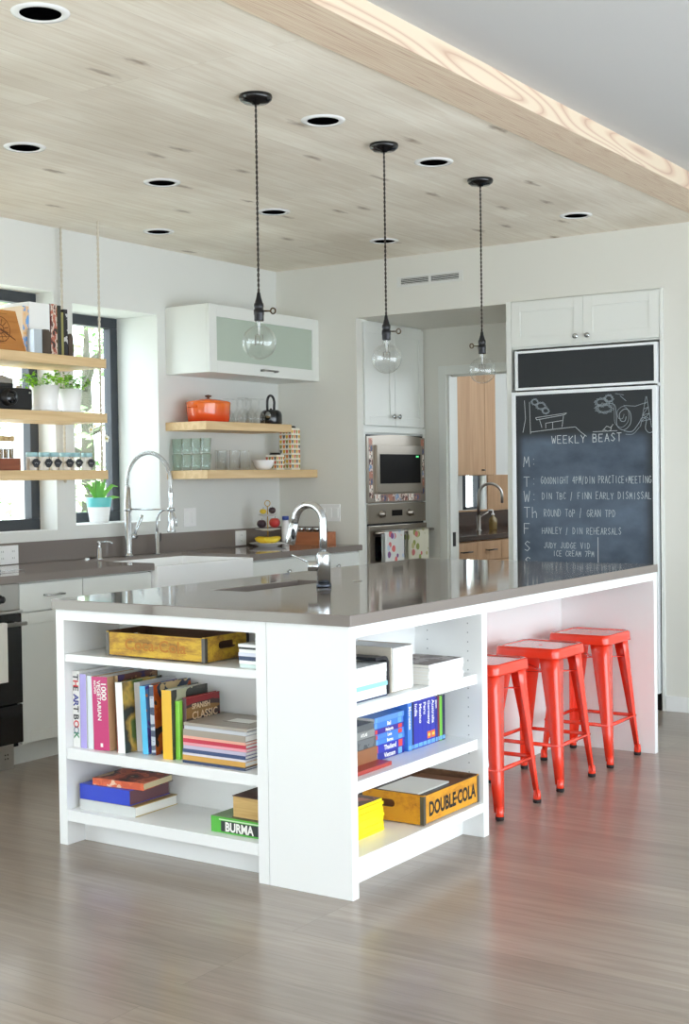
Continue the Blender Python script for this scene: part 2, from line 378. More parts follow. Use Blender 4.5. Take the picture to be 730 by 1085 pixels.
for z0, z1, x1 in ((.575, .613, -.022), (.329, .368, -.022), (.095, .131, -.0005)):
    ip('shelf', [(RB+.0005, x1, .038, .885, z0, z1)])
ip('toe_kick', [(-1.272, -.377, .09, .105, 0, .091)])
ip('toe_kick', [(-.105, -.09, .037, .886, 0, .095)])
b = bm_new()                          # shelf-pin holes along the inner side of the right bookcase
for x in (-.06, -.235):
    for k in range(19):
        z = .17+k*.035
        if abs(z-.594) > .03 and abs(z-.348) > .03: lathe(b, [(.0028, 0), (.0028, .0008)], (x, .8858, z), 8, axis='Y')
obj('shelf_pin_hole', b, mat('pin_hole_cap', (168,170,170), .6), isl, W=True)
# worktop with a trough sink cut-out
def slab_with_hole(bm, x0, x1, y0, y1, z0, z1, h, bev=.003):
    hx0, hx1, hy0, hy1 = h
    xs, ys = (x0, hx0, hx1, x1), (y0, hy0, hy1, y1)
    for i in range(3):
        for j in range(3):
            if i == 1 and j == 1: continue
            v = [bm.verts.new(p) for p in ((xs[i],ys[j],z0),(xs[i+1],ys[j],z0),(xs[i+1],ys[j+1],z0),(xs[i],ys[j+1],z0))]
            bm.faces.new(v)
    bmesh.ops.remove_doubles(bm, verts=bm.verts, dist=1e-5)
    r = bmesh.ops.extrude_face_region(bm, geom=bm.faces[:])
    for v in r['geom']:
        if isinstance(v, bmesh.types.BMVert): v.co.z = z1
    bmesh.ops.recalc_face_normals(bm, faces=bm.faces)
    es = [e for e in bm.edges if len(e.link_faces) == 2 and e.link_faces[0].normal.dot(e.link_faces[1].normal) < .5 and max(v.co.z for v in e.verts) > z1-1e-4]
    bmesh.ops.bevel(bm, geom=es, offset=bev, segments=2, profile=.5, affect='EDGES')
SK = (-1.03, -.85, .565, 1.145)
b = bm_new(); slab_with_hole(b, IW-.011, .011, -.011, IL-.012, ZB+.0005, ZT, SK)
single('island_worktop', b, QUARTZ, 'glossy taupe grey stone worktop covering the white island', 'worktop')
s = thing('trough_sink', 'narrow trough sink sunk into the grey island top', 'sink', (-.94, .855, .70))
b = bm_new(); x0, x1, y0, y1 = SK
g = .004
box(b, x0-g, x1+g, y0-g, y1+g, .70, .706); box(b, x0-g, x0, y0-g, y1+g, .706, ZB); box(b, x1, x1+g, y0-g, y1+g, .706, ZB); box(b, x0, x1, y0-g, y0, .706, ZB); box(b, x0, x1, y1, y1+g, .706, ZB)
obj('basin', b, STEEL, s, W=True)
b = bm_new(); lathe(b, [(.0, .7062), (.03, .7062), (.034, .7085), (.036, .7062)], (-.94, .855, 0), 20, cap=False); obj('drain', b, CHROME, s, W=True)

# island faucet
FX, FY = -.70, .868
f = thing('island_faucet', 'polished steel gooseneck faucet standing on the island worktop', 'faucet', (FX, FY, ZT))
b = bm_new(); lathe(b, [(.030, 0), (.031, .004), (.030, .016), (.027, .018)], n=28); obj('base_ring', b, mat('faucet_base_ring', (70,74,82), .25, .8), f)
b = bm_new(); lathe(b, [(.0275, .0181), (.0275, .13), (.025, .136), (.0175, .14), (.0165, .142)], n=28); obj('body', b, CHROME2, f)
R_ = .068; zc = .345-R_-.0155
pts = [(0,0,.14), (0,0,.2)] + arc((-R_,0,zc), R_, 0, PI*.93, 20); e1 = Vector(pts[-1]); dr = (Vector(pts[-1])-Vector(pts[-2])).normalized()
b = bm_new(); tube(b, pts + [tuple(e1+dr*.02)], .0155, 16); obj('spout', b, CHROME2, f)
p0 = e1+dr*.0205; b = bm_new(); tube(b, [tuple(p0+dr*t) for t in (0, .004, .06, .085, .09)], 0, 18, rads=[.0165, .0185, .0205, .021, .0185]); sh = obj('spray_head', b, CHROME2, f)
b = bm_new(); q = p0+dr*.045; sphere(b, (q.x+.014, q.y-.012, q.z), .013, .7, .7, 1.9); obj('spray_button', b, BLACK, sh)
# lever handle: a short barrel on the side and a thin arm
b = bm_new(); hd = Vector((-.82, -.57, 0)); tube(b, [tuple(hd*t+Vector((0,0,.085))) for t in (.02, .03, .062, .064)], 0, 20, rads=[.019, .0205, .0205, .017]); h = obj('handle_barrel', b, CHROME2, f)
b = bm_new(); tube(b, [tuple(hd*.05+Vector((0,0,.095))), tuple(hd*.09+Vector((0,0,.115))), tuple(hd*.128+Vector((0,0,.132)))], 0, 10, rads=[.005, .0042, .0036]); obj('lever', b, CHROME2, h)
b = bm_new(); lathe(b, [(0, .004), (.012, .004), (.0185, .003), (.021, 0)], (-.752, 1.19, ZT+.0003), 24, cap=False)
single('air_switch', b, CHROME2, 'small round metal button set in the island worktop past the faucet', 'switch')

# ------------------------------------------------------------------ bar stools
def leg_mesh(sx, sy):
    b = bm_new(); zs = [.585, .50, .40, .28, .15, .03]
    def corner(z):
        t = max(0., (.575-z)/.575); return .138+.043*t, .082-.055*t**.8
    rings = []
    for z in zs:
        c, w = corner(z); r = .018 if z > .1 else .012; th = .004
        o_ = [(c-w, c)] + [(c-r+r*math.sin(a), c-r+r*math.cos(a)) for a in [k*PI/10 for k in range(6)]] + [(c, c-w)]
        ri = max(.004, r-th)
        i_ = [(c-w, c-th)] + [(c-r+ri*math.sin(a), c-r+ri*math.cos(a)) for a in [k*PI/10 for k in range(6)]] + [(c-th, c-w)]
        rings.append([b.verts.new((sx*x, sy*y, z)) for x, y in o_ + i_[::-1]])
    n = len(rings[0])
    for p, q in zip(rings, rings[1:]):
        for k in range(n):
            fc = b.faces.new((p[k], p[(k+1)%n], q[(k+1)%n], q[k])); fc.smooth = True
    b.faces.new(rings[0]); b.faces.new(rings[-1][::-1])
    return b
def make_stool(label):
    t = thing('bar_stool', label, 'stool', group='red metal stools under the island overhang')
    # pressed seat with rolled edge, sloping skirt and a small slot
    b = bm_new(); H = .605
    def rr(h, r, z, n=5):
        out = []
        for cx, cy, a0 in ((h-r, h-r, 0), (-h+r, h-r, PI/2), (-h+r, -h+r, PI), (h-r, -h+r, 1.5*PI)):
            for k in range(n+1):
                a = a0 + k*PI/2/n; out.append(b.verts.new((cx+r*math.cos(a), cy+r*math.sin(a), z)))
        return out
    loops = [rr(.153, .03, .560), rr(.1515, .03, .568), rr(.1515, .034, .587), rr(.150, .036, .599), rr(.144, .034, H), rr(.136, .03, H-.002), rr(.128, .026, H-.005)]
    n = len(loops[0])
    for p, q in zip(loops, loops[1:]):
        for k in range(n): fc = b.faces.new((p[k], p[(k+1)%n], q[(k+1)%n], q[k])); fc.smooth = True
    sl = []
    for i in range(n):                       # slot outline, one vertex per outline vertex of the seat
        a = math.atan2(loops[-1][i].co.y, loops[-1][i].co.x); dx, dy = math.cos(a), math.sin(a); k = 1/max(abs(dx)/.026, abs(dy)/.008)
        sl.append(b.verts.new((dx*k, dy*k, H-.005)))
    dn = [b.verts.new((v.co.x, v.co.y, H-.022)) for v in sl]
    for p, q in ((loops[-1], sl), (sl, dn)):
        for k in range(n): b.faces.new((p[k], p[(k+1)%n], q[(k+1)%n], q[k]))
    inner = rr(.145, .028, .560); top2 = rr(.143, .028, H-.022)
    for p, q in ((inner, loops[0]), (top2, inner), (dn, top2)):
        for k in range(n): b.faces.new((p[k], p[(k+1)%n], q[(k+1)%n], q[k]))
    obj('seat', b, RED, t)
    for sx in (1, -1):
        for sy in (1, -1):
            lg = obj('leg', leg_mesh(sx, sy), RED, t)
            b = bm_new(); c = .178; lathe(b, [(.0, .052), (.014, .052), (.0165, .03), (.0165, .002), (.0, .002)], (sx*(c-.011), sy*(c-.011), 0), 12, cap=False)
            for v in b.verts: v.co.z = v.co.z
            obj('foot_collar', (lambda bb: bb)(b), RED, lg)
            b = bm_new(); lathe(b, [(.015, .0), (.0172, .003), (.0172, .016)], (sx*(c-.011), sy*(c-.011), 0), 12); obj('rubber_foot', b, RUBBER, lg)
    zb = .192; c = .138+.043*(.575-zb)/.575-.008
    for dx, dy in ((1,0),(-1,0),(0,1),(0,-1)):
        b = bm_new()
        p = [(dx*c + (c if dx == 0 else 0)*s, dy*c + (c if dy == 0 else 0)*s, zb) for s in (-1, 1)]
        tube(b, p, .0085, 10); obj('footrest_bar', b, RED, t)
    zq = .485; c = .138+.043*(.575-zq)/.575-.012
    for s in (1, -1):
        b = bm_new(); z_ = zq - (.004 if s > 0 else -.004)
        d = Vector((1, s, 0)).normalized()*math.sqrt(2)*c; nrm = Vector((-d.y, d.x, 0)).normalized()*.011
        vs = []
        for sg in (-1, 1):
            for w_ in (-1, 1):
                for h_ in (-.002, .002): vs.append(b.verts.new(d*sg + nrm*w_ + Vector((0,0,z_+h_))))
        for q in ((0,1,3,2),(4,6,7,5),(0,4,5,1),(2,3,7,6),(0,2,6,4),(1,5,7,3)): b.faces.new([vs[i] for i in q])
        obj('brace', b, RED, t)
    return t
s0 = make_stool('red metal stool nearest the bookshelf, half hidden by the white shelf upright'); s0.location = (-.232, 1.306, 0)
dup(s0, (-.232, 1.865, 0), label='red metal stool standing in the middle of the row of three')
dup(s0, (-.232, 2.408, 0), label='red metal stool farthest along the island, in front of the white end panel')

# ------------------------------------------------------------------ pendants
def make_pendant(label, keyrot):
    t = thing('pendant_lamp', label, 'pendant lamp', (0,0,ZC), group='bare bulb pendants over the island')
    b = bm_new(); lathe(b, [(.0, -.034), (.012, -.034), (.016, -.030), (.045, -.027), (.058, -.018), (.0615, -.008), (.060, 0)], n=36, cap=False); obj('canopy', b, BLKGL, t)
    b = bm_new(); n = 210; L0, L1 = -.033, -.722
    for ph in (0, PI):
        pts = []
        for i in range(n+1):
            a = i*.55+ph; pts.append((.0023*math.cos(a), .0023*math.sin(a), L0+(L1-L0)*i/n))
        tube(b, pts, .0024, 5)
    obj('twisted_cord', b, mat('cloth_cord', (52,44,38), .8), t)
    b = bm_new(); lathe(b, [(.005, -.718), (.0065, -.722), (.0085, -.735), (.0135, -.752), (.0145, -.757), (.0175, -.760), (.0185, -.770), (.0172, -.776), (.0172, -.781), (.0195, -.784), (.0195, -.800), (.0182, -.803), (.0182, -.821), (.017, -.824)], n=24); so = obj('socket', b, DARKM, t)
    for k in range(0): pass
    b = bm_new(); dx, dy = math.cos(keyrot), math.sin(keyrot)
    tube(b, [(dx*.016, dy*.016, -.787), (dx*.042, dy*.042, -.787)], .003, 8)
    ring = []
    for i in range(17):
        a = 2*PI*i/16; ring.append((dx*(.052+.0088*math.cos(a)), dy*(.052+.0088*math.cos(a)), -.787+.0105*math.sin(a)))
    tube(b, ring, .0028, 8, cap=False); obj('switch_key', b, mat('brass_dark', (78,62,40), .35, .9), so)
    b = bm_new(); rb = .0628; zc = -.965+rb
    prof = [(.0135, -.822), (.0155, -.832), (.018, -.842)]
    a0 = 62
    for k in range(0, 31):
        a = math.radians(a0 - (a0+90)*k/30); prof.append((max(1e-4, rb*math.cos(a)) if k else rb*math.cos(a), zc+rb*math.sin(a)))
    lathe(b, prof, n=40, cap=False); bu = obj('bulb', b, BULBG, t)
    b = bm_new(); lathe(b, [(.006, -.826), (.0045, -.85), (.0035, -.868), (.0045, -.876), (.0, -.879)], n=12, cap=False); obj('glass_stem', b, glassy('stem_glass', (232,234,232), .12, .25), bu)
    b = bm_new()
    for i in range(6):
        a = i*PI/3; a2 = a+PI/3
        tube(b, [(.003*math.cos(a), .003*math.sin(a), -.872), (.016*math.cos(a), .016*math.sin(a), -.876), (.015*math.cos(a+.3), .015*math.sin(a+.3), -.912), (.016*math.cos(a2), .016*math.sin(a2), -.876)], .0006, 4)
    obj('filament', b, mat('filament_wire', (120,110,98), .4, .8), bu)
    return t
IMG_R = math.atan2(.558, .8295)             # along the picture's horizontal
p1 = make_pendant('bare globe bulb pendant nearest the window, hanging in front of the glass cabinet', IMG_R); p1.location = (-.655, .41, ZC)
p2 = dup(p1, (-.662, 1.302, ZC), 0, label='bare globe bulb pendant in the middle, hanging in front of the tall white cupboard')
p3 = make_pendant('bare globe bulb pendant nearest the chalkboard refrigerator, above the pantry doorway', PI+IMG_R+.25); p3.location = (-.652, 2.141, ZC)

# recessed ceiling lights
def downlight(loc, label):
    t = thing('recessed_downlight', label, 'ceiling light', (*loc, ZC), group='recessed lights in the plank ceiling')
    b = bm_new(); lathe(b, [(.062, -.003), (.066, -.0065), (.084, -.005), (.088, -.0003)], n=36, cap=False); obj('trim_ring', b, PORC, t)
    b = bm_new(); lathe(b, [(.0635, -.0035), (.058, -.0022), (.05, -.0012), (.0, -.0008)], n=36, cap=False); obj('baffle', b, mat('black_baffle', (4,4,5), .9, spec=0.), t)
    return t
dl = [((-.64, -.66), 'recessed ceiling light nearest the camera, near the top edge of the picture at left'),
      ((-1.89, .43), 'recessed ceiling light far to the left, above the near end of the hanging shelves'),
      ((-1.88, 1.275), 'recessed ceiling light between the hanging-shelf rope and first pendant, farther from the window wall'),
      ((-2.725, 2.196), 'recessed ceiling light closest to the window wall, above the sink'),
      ((-.65, .835), 'recessed ceiling light between the first and second pendant canopies'),
      ((-1.88, 2.15), 'recessed ceiling light just right of the first pendant cord'),
      ((-.65, 1.70), 'recessed ceiling light between the second and third pendant canopies'),
      ((-1.883, 3.242), 'recessed ceiling light beside the second pendant cord, near the wall vent'),
      ((-.65, 3.23), 'recessed ceiling light above the refrigerator, closest to the wooden beam')]
d0 = None
for loc, lb in dl:
    if d0 is None: d0 = downlight(loc, lb)
    else: dup(d0, (*loc, ZC), label=lb)

# wall vent
v = thing('air_vent', 'white slotted air vent high on the wall above the oven recess', 'vent', (-1.9, YB, 2.56))
b = bm_new(); x0, x1, z0, z1 = -2.135, -1.66, 2.562, 2.628
for q in ((x0, x1, z0, z0+.014), (x0, x1, z1-.014, z1), (x0, x0+.026, z0+.014, z1-.014), (x1-.026, x1, z0+.014, z1-.014), (-1.905, -1.888, z0+.014, z1-.014)): box(b, q[0], q[1], YB-.008, YB-.0005, q[2], q[3], .001)
obj('frame', b, WALLW, v, W=True)
b = bm_new()
for xa, xb in ((x0+.026, -1.905), (-1.888, x1-.026)):
    box(b, xa, xb, YB-.0012, YB-.0006, z0+.014, z1-.014, mi=1)
    for k in range(4): box(b, xa, xb, YB-.006, YB-.0012, z0+.0162+k*.0098, z0+.0198+k*.0098)
obj('slats', b, [WALLW, mat('vent_dark', (30,32,32), .9)], v, W=True)

# ------------------------------------------------------------------ window-wall run: cabinets, worktop, sink
CF = -2.452                                # face of the doors; carcasses sit behind
def shaker(bm, y0, y1, z0, z1, x=CF, fr=.055, th=.02, flat=False):
    """door or drawer front facing +X"""
    if flat: box(bm, x-th, x, y0, y1, z0, z1, .002); return
    box(bm, x-th, x-.007, y0+fr-.002, y1-fr+.002, z0+fr-.002, z1-fr+.002)
    box(bm, x-th, x, y0, y0+fr, z0, z1, .0015); box(bm, x-th, x, y1-fr, y1, z0, z1, .0015)
    box(bm, x-th, x, y0+fr, y1-fr, z0, z0+fr, .0015); box(bm, x-th, x, y0+fr, y1-fr, z1-fr, z1, .0015)
def bar_pull(name, parent, x, y, z, w=.1):
    b = bm_new(); tube(b, [(x+.028, y-w/2-.012, z), (x+.028, y+w/2+.012, z)], .0048, 10)
    for s in (-1, 1): tube(b, [(x, y+s*w/2, z), (x+.028, y+s*w/2, z)], .0055, 10)
    return obj(name, b, CHROME2, parent, W=True)
def knob_x(name, parent, x, y, z, r=.014):
    b = bm_new(); lathe(b, [(.006, 0), (.005, .010), (r, .016), (r, .022), (.0, .0245)], (x, y, z), 16, axis='X', cap=False); return obj(name, b, CHROME2, parent, W=True)
def base_unit(label, y0, y1, parts, toe=True):
    t = thing('base_cabinet', label, 'cabinet', (-2.76, (y0+y1)/2, 0), group='white base cabinets along the window wall')
    b = bm_new(); box(b, XL+.01, CF-.0205, y0, y1, .1, .876); box(b, XL+.01, CF-.075, y0, y1, 0, .1); obj('body', b, CABW, t, W=True)
    for kind, a, c, z0, z1, h in parts:
        b = bm_new(); shaker(b, a+.0015, c-.0015, z0, z1, flat=(kind == 'drawer')); o = obj(kind, b, CABW, t, W=True)
        if h == 'bar': bar_pull('handle', o, CF, (a+c)/2, (z0+z1)/2+.005)
        if h and h != 'bar': knob_x('knob', o, CF, h[0], h[1])
    return t
base_unit('white cabinet with a bar-handled drawer beside the black oven', .862, 1.28, [('drawer', .862, 1.28, .735, .868, 'bar'), ('door', .862, 1.28, .108, .729, (1.24, .66))])
base_unit('white cabinet with a plain drawer front between the bar-handled drawer and the white sink', 1.2815, 1.785, [('drawer', 1.2815, 1.785, .735, .868, None), ('door', 1.2815, 1.785, .108, .729, (1.32, .66))])
base_unit('white cabinet under the apron sink', 1.787, 2.618, [('door', 1.787, 2.2, .108, .63, (2.16, .58)), ('door', 2.2, 2.618, .108, .63, (2.24, .58))]).children[0].data
base_unit('white cabinet with two small knobs between the sink and the back wall', 2.62, 3.79, [('drawer', 2.62, 3.30, .70, .868, (3.0, .79)), ('drawer', 3.30, 3.79, .70, .868, (3.53, .789)), ('door', 2.62, 3.2, .108, .694, (3.16, .64)), ('door', 3.2, 3.79, .108, .694, (3.24, .64))])
# the sink cabinet is lower in front, for the apron
for o in bpy.data.objects:
    if o.get('label') == 'white cabinet under the apron sink':
        me = o.children[0].data
        for vt in me.vertices:
            if vt.co.z > .8: vt.co.z = .63
# worktop: runs behind the sink
SY0, SY1, SX = 1.787, 2.618, -2.955
b = bm_new()
poly = [(XL+.002, .1), (-2.43, .1), (-2.43, SY0), (SX, SY0), (SX, SY1), (-2.43, SY1), (-2.43, YB-.001), (XL+.002, YB-.001)]
prism(b, poly, .8775, ZT)
bmesh.ops.recalc_face_normals(b, faces=b.faces)
bmesh.ops.bevel(b, geom=[e for e in b.edges if min(v.co.z for v in e.verts) > ZT-1e-4], offset=.003, segments=2, affect='EDGES')
single('window_worktop', b, QUARTZ, 'grey stone worktop running under the windows to the corner', 'worktop')
b = bm_new(); box(b, XL+.001, XL+.02, .1, YB-.021, ZT+.0005, 1.03, .001); box(b, XL+.001, XL+.38, YB-.02, YB-.001, ZT+.0005, 1.03, .001)
# apron sink
t = thing('apron_sink', 'white farmhouse sink with a deep apron under the window', 'sink', (-2.68, 2.2, .64))
s2 = bm_new(); X0, X1 = SX+.001, -2.412
single('stone_backsplash', b, QUARTZ, 'low grey stone backsplash along the wall behind the sink', 'backsplash')
box(s2, X1-.028, X1, SY0+.001, SY1-.001, .645, .898, .008); box(s2, X0, X0+.022, SY0+.001, SY1-.001, .645, .898, .004)
box(s2, X0+.02, X1-.026, SY0+.001, SY0+.023, .645, .898, .004); box(s2, X0+.02, X1-.026, SY1-.023, SY1-.001, .645, .898, .004)
box(s2, X0+.02, X1-.026, SY0+.02, SY1-.02, .645, .67); obj('basin', s2, PORC, t, W=True)
b = bm_new(); lathe(b, [(0, .6705), (.04, .6705), (.045, .673), (.047, .6702)], (-2.7, 2.2, 0), 20, cap=False); obj('drain', b, CHROME, t, W=True)

# pull-down spring faucet
f = thing('spring_faucet', 'tall chrome spring faucet arching over the white apron sink', 'faucet', (-3.005, 2.205, ZT))
b = bm_new(); lathe(b, [(.028, 0), (.028, .006), (.022, .01), (.0195, .02), (.0195, .33), (.0165, .335), (.0165, .40)], n=20); obj('column', b, CHROME2, f)
R1 = .165; ctr = (R1, 0, .43); pts = [(0,0,.395), (0,0,.43)] + arc(ctr, R1, PI, 0, 28) + [(2*R1, 0, .40), (2*R1, 0, .37)]
b = bm_new(); tube(b, pts, .0075, 10); hose = obj('hose', b, STEEL, f)
# coil wound round the hose
P = [Vector(p) for p in pts]; cl = [0]
for p, q in zip(P, P[1:]): cl.append(cl[-1]+(q-p).length)
def along(s):
    for i in range(len(P)-1):
        if s <= cl[i+1]: 
            k = (s-cl[i])/max(1e-9, cl[i+1]-cl[i]); return P[i].lerp(P[i+1], k), (P[i+1]-P[i]).normalized()
    return P[-1], (P[-1]-P[-2]).normalized()
co = []; turns = 62; m_ = turns*9
for i in range(m_+1):
    p, tg = along(cl[-1]*i/m_); n1 = Vector((0,1,0)); n2 = tg.cross(n1).normalized(); a = 2*PI*turns*i/m_
    co.append(tuple(p + n1*math.cos(a)*.0112 + n2*math.sin(a)*.0112))
b = bm_new(); tube(b, co, .0023, 5); obj('spring', b, CHROME, f)
b = bm_new(); lathe(b, [(.0135, .372), (.0145, .365), (.0115, .33), (.0115, .25), (.017, .24), (.019, .20), (.0195, .165), (.024, .152), (.024, .145), (.019, .142)], (2*R1, 0, 0), 20); obj('spray_head', b, CHROME2, f)
b = bm_new(); tube(b, [(.018, 0, .272), (2*R1-.02, 0, .272)], .005, 8); lathe(b, [(.0225, .262), (.0225, .282)], (0,0,0), 18); lathe(b, [(.021, .262), (.021, .282)], (2*R1, 0, 0), 18); obj('support_arm', b, CHROME2, f)
b = bm_new(); tube(b, [(0, .018, .115), (0, .06, .115)], .017, 14); hb = obj('handle_barrel', b, CHROME2, f)
b = bm_new(); tube(b, [(0, .05, .12), (.005, .075, .17), (.01, .098, .215), (.012, .104, .235)], 0, 10, rads=[.009, .0095, .011, .0105]); obj('lever', b, CHROME2, hb)
# small drinking-water tap
f = thing('filter_tap', 'slim chrome drinking-water tap to the right of the spring faucet', 'faucet', (-3.0, 2.447, ZT))
b = bm_new(); lathe(b, [(.017, 0), (.017, .004), (.0125, .008), (.0125, .125), (.009, .13)], n=16); obj('body', b, CHROME2, f)
b = bm_new(); tube(b, [(0,0,.125), (0,0,.18)] + arc((.075, 0, .19), .075, PI, 0, 18) + [(.15, 0, .165)], .0062, 10); obj('spout', b, CHROME2, f)
b = bm_new(); tube(b, [(0, .012, .075), (0, .028, .078), (.0, .03, .125)], .0036, 8); obj('lever', b, BLACK, f)
# soap dispenser + button
f = thing('soap_dispenser', 'small chrome soap pump set in the grey worktop left of the spring faucet', 'soap dispenser', (-3.005, 1.965, ZT))
b = bm_new(); lathe(b, [(.02, 0), (.02, .004), (.014, .008), (.014, .055), (.010, .062), (.010, .085), (.0115, .087), (.0115, .097), (.0, .1)], n=18, cap=False); obj('body', b, CHROME2, f)
b = bm_new(); tube(b, [(0,0,.092), (.05, .03, .094), (.068, .04, .086)], .0048, 8); obj('nozzle', b, CHROME2, f)
b = bm_new(); lathe(b, [(.018, 0), (.018, .006), (.013, .010), (0, .011)], (-3.01, 1.87, ZT+.0003), 18, cap=False)
single('disposal_button', b, CHROME2, 'tiny round chrome button beside the soap pump on the grey worktop', 'switch')

# built-in oven under the worktop at the far left
t = thing('built_in_oven', 'built-in oven with a steel control strip and black glass door at the left edge', 'oven', (-2.75, .555, 0))
oy0, oy1 = .255, .858
b = bm_new(); box(b, XL+.02, CF-.022, oy0, oy1, .1, .876); obj('body', b, DARKM, t, W=True)
b = bm_new(); box(b, CF-.022, CF+.004, oy0, oy1, .752, .874, .002); cp_ = obj('control_panel', b, STEEL, t, W=True)
for y in (.735, .60, .46):
    b = bm_new(); lathe(b, [(.022, 0), (.022, .004), (.017, .006), (.0165, .026), (.0, .027)], (CF+.004, y, .807), 20, axis='X', cap=False); box(b, CF+.0305, CF+.033, y-.003, y+.003, .797, .822); obj('knob', b, BLACK, cp_, W=True)
b = bm_new(); box(b, CF-.022, CF+.022, oy0, oy1-.004, .312, .735, .004); dr_ = obj('door', b, BLKGL, t, W=True)
b = bm_new(); box(b, CF-.02, CF+.026, oy0, oy1+.003, .738, .7495, .002); obj('vent_strip', b, STEEL, t, W=True)
b = bm_new(); tube(b, [(CF+.062, oy0+.03, .69), (CF+.062, oy1-.012, .69)], .0095, 12)
for y in (oy0+.06, oy1-.045): tube(b, [(CF+.02, y, .69), (CF+.062, y, .69)], .007, 10)
obj('handle', b, STEEL, dr_, W=True)
b = bm_new(); box(b, CF-.022, CF+.02, oy0, oy1-.004, .125, .306, .004); obj('warming_drawer', b, BLKGL, t, W=True)
b = bm_new(); box(b, CF-.06, CF-.02, oy0, oy1-.03, 0, .118, .002); pl = obj('toe_panel', b, STEEL, t, W=True)
b = bm_new()
for y in (.775, .79): 
    for z in (.052, .07): lathe(b, [(.004, 0), (.004, .0008)], (CF-.02, y, z), 8, axis='X')
obj('vent_hole', b, BLACK, pl, W=True)
b = bm_new(); X = CF+.0735; ncol = 12
for k in range(2):                         # a towel folded over the bar: front and back fall
    x_ = CF+.0738 if k == 0 else CF+.0478
    for i in range(ncol):
        y_ = .555+.16*i/ncol; w = .16/ncol; dx = .001+.001*math.sin(i*1.3)*(1 if k == 0 else -1)
        box(b, x_-.0012+dx, x_+.0022+dx, y_, y_+w+.0005, .70-(.27 if k == 0 else .2), .702)
box(b, CF+.049, CF+.0745, .555, .715, .7005, .704)
single('tea_towel', b, mat('towel_white', (236,234,226), .95), 'white tea towel over the black oven handle at the left edge', 'towel')
b = bm_new(); box(b, -2.66, -2.64, 1.03-.25, 1.0, ZT+.0005, ZT+.012, .003); box(b, -2.655, -2.645, 1.0, 1.14, ZT+.004, ZT+.006, mi=1)
# knife: handle and blade lying by the oven
bb = b; kn = thing('kitchen_knife', 'black-handled kitchen knife lying on the grey worktop at the left edge', 'knife', (-2.65, .95, ZT))
bb.free(); b = bm_new(); box(b, -2.658, -2.642, .80, .92, ZT+.0008, ZT+.016, .003); obj('handle', b, BLACK, kn, W=True)
b = bm_new(); prism(b, [(-2.664, .921), (-2.64, .921), (-2.64, 1.07), (-2.652, 1.06), (-2.664, 1.0)], ZT+.006, ZT+.0075); obj('blade', b, CHROME2, kn, W=True)

def plate_x(label, y, z, x, w=.07, h=.115, gangs=1, kind='outlet'):
    t = thing('wall_'+('socket_plate' if kind == 'outlet' else 'switch_plate'), label, 'wall plate', (x, y, z-h/2))
    b = bm_new(); box(b, x+.0005, x+.006, y-w/2, y+w/2, z-h/2, z+h/2, .002); obj('cover', b, PORC, t, W=True)
    for g in range(gangs):
        yy = y-w/2+w*(g+.5)/gangs
        b = bm_new(); box(b, x+.006, x+.008, yy-.017, yy+.017, z-.034, z+.034, .001); o = obj('insert', b, WHITE, t, W=True)
        if kind == 'outlet':
            b = bm_new()
            for zz in (-.018, .018):
                for dy in (-.006, .006): box(b, x+.008, x+.0083, yy+dy-.001, yy+dy+.001, z+zz-.004, z+zz+.005)
            obj('slot', b, BLACK, o, W=True)
    return t
plate_x('wide white socket plate on the stone backsplash at the left edge', 1.355, .968, XL+.02, .15, .10, 2)
plate_x('white socket plate on the stone backsplash beside the tiered fruit stand', 3.34, .97, XL+.02, .11, .095, 1)
plate_x('white switch plate on the wall just above the backsplash right of the drinking-water tap', 2.86, 1.12, XL, .115, .115, 2, 'switch')
t = thing('wall_switch_plate', 'wide white switch plate on the back wall above the wooden crate', 'wall plate', (-2.68, YB, 1.065))
b = bm_new(); box(b, -2.765, -2.60, YB-.006, YB-.0005, 1.065, 1.18, .002); obj('cover', b, PORC, t, W=True)
for k in range(3):
    b = bm_new(); xx = -2.736+.053*k; box(b, xx-.016, xx+.016, YB-.009, YB-.006, 1.09, 1.155, .001); obj('rocker', b, WHITE, t, W=True)

# ------------------------------------------------------------------ wall cabinet and floating shelves
t = thing('wall_cabinet', 'white wall cabinet with one wide frosted green glass door', 'wall cabinet', (-2.93, 3.23, 1.995))
cy0, cy1, cz0, cz1, cx = 2.662, YB-.002, 1.995, 2.402, -2.776
b = bm_new(); th = .018
for q in ((XL+.001, cx, cy0, cy0+th, cz0, cz1), (XL+.001, cx, cy1-th, cy1, cz0, cz1), (XL+.001, cx, cy0+th, cy1-th, cz0, cz0+th), (XL+.001, cx, cy0+th, cy1-th, cz1-th, cz1), (XL+.001, XL+.012, cy0+th, cy1-th, cz0+th, cz1-th)): box(b, *q, bev=.001)
obj('body', b, CABW, t, W=True)
b = bm_new(); fr = .072; dx0, dx1 = cx+.001, cx+.021
box(b, dx0, dx1, cy0, cy0+fr, cz0, cz1, .0015); box(b, dx0, dx1, cy1-fr, cy1, cz0, cz1, .0015); box(b, dx0, dx1, cy0+fr, cy1-fr, cz0, cz0+fr, .0015); box(b, dx0, dx1, cy0+fr, cy1-fr, cz1-fr, cz1, .0015)
dd = obj('door', b, CABW, t, W=True)
b = bm_new(); box(b, dx0+.006, dx0+.011, cy0+fr-.002, cy1-fr+.002, cz0+fr-.002, cz1-fr+.002); obj('glass_pane', b, FROST, dd, W=True)
b = bm_new(); y = 3.235; z = cz0+.036; tube(b, [(dx1+.026, y-.075, z), (dx1+.026, y+.075, z)], .0055, 10)
for s in (-1, 1): tube(b, [(dx1, y+s*.07, z), (dx1+.026, y+s*.07, z)], .0075, 10)
obj('handle', b, mat('nickel', (150,148,144), .3, 1.), dd, W=True)
Z1, Z2 = 1.703, 1.410                      # tops of the floating shelves
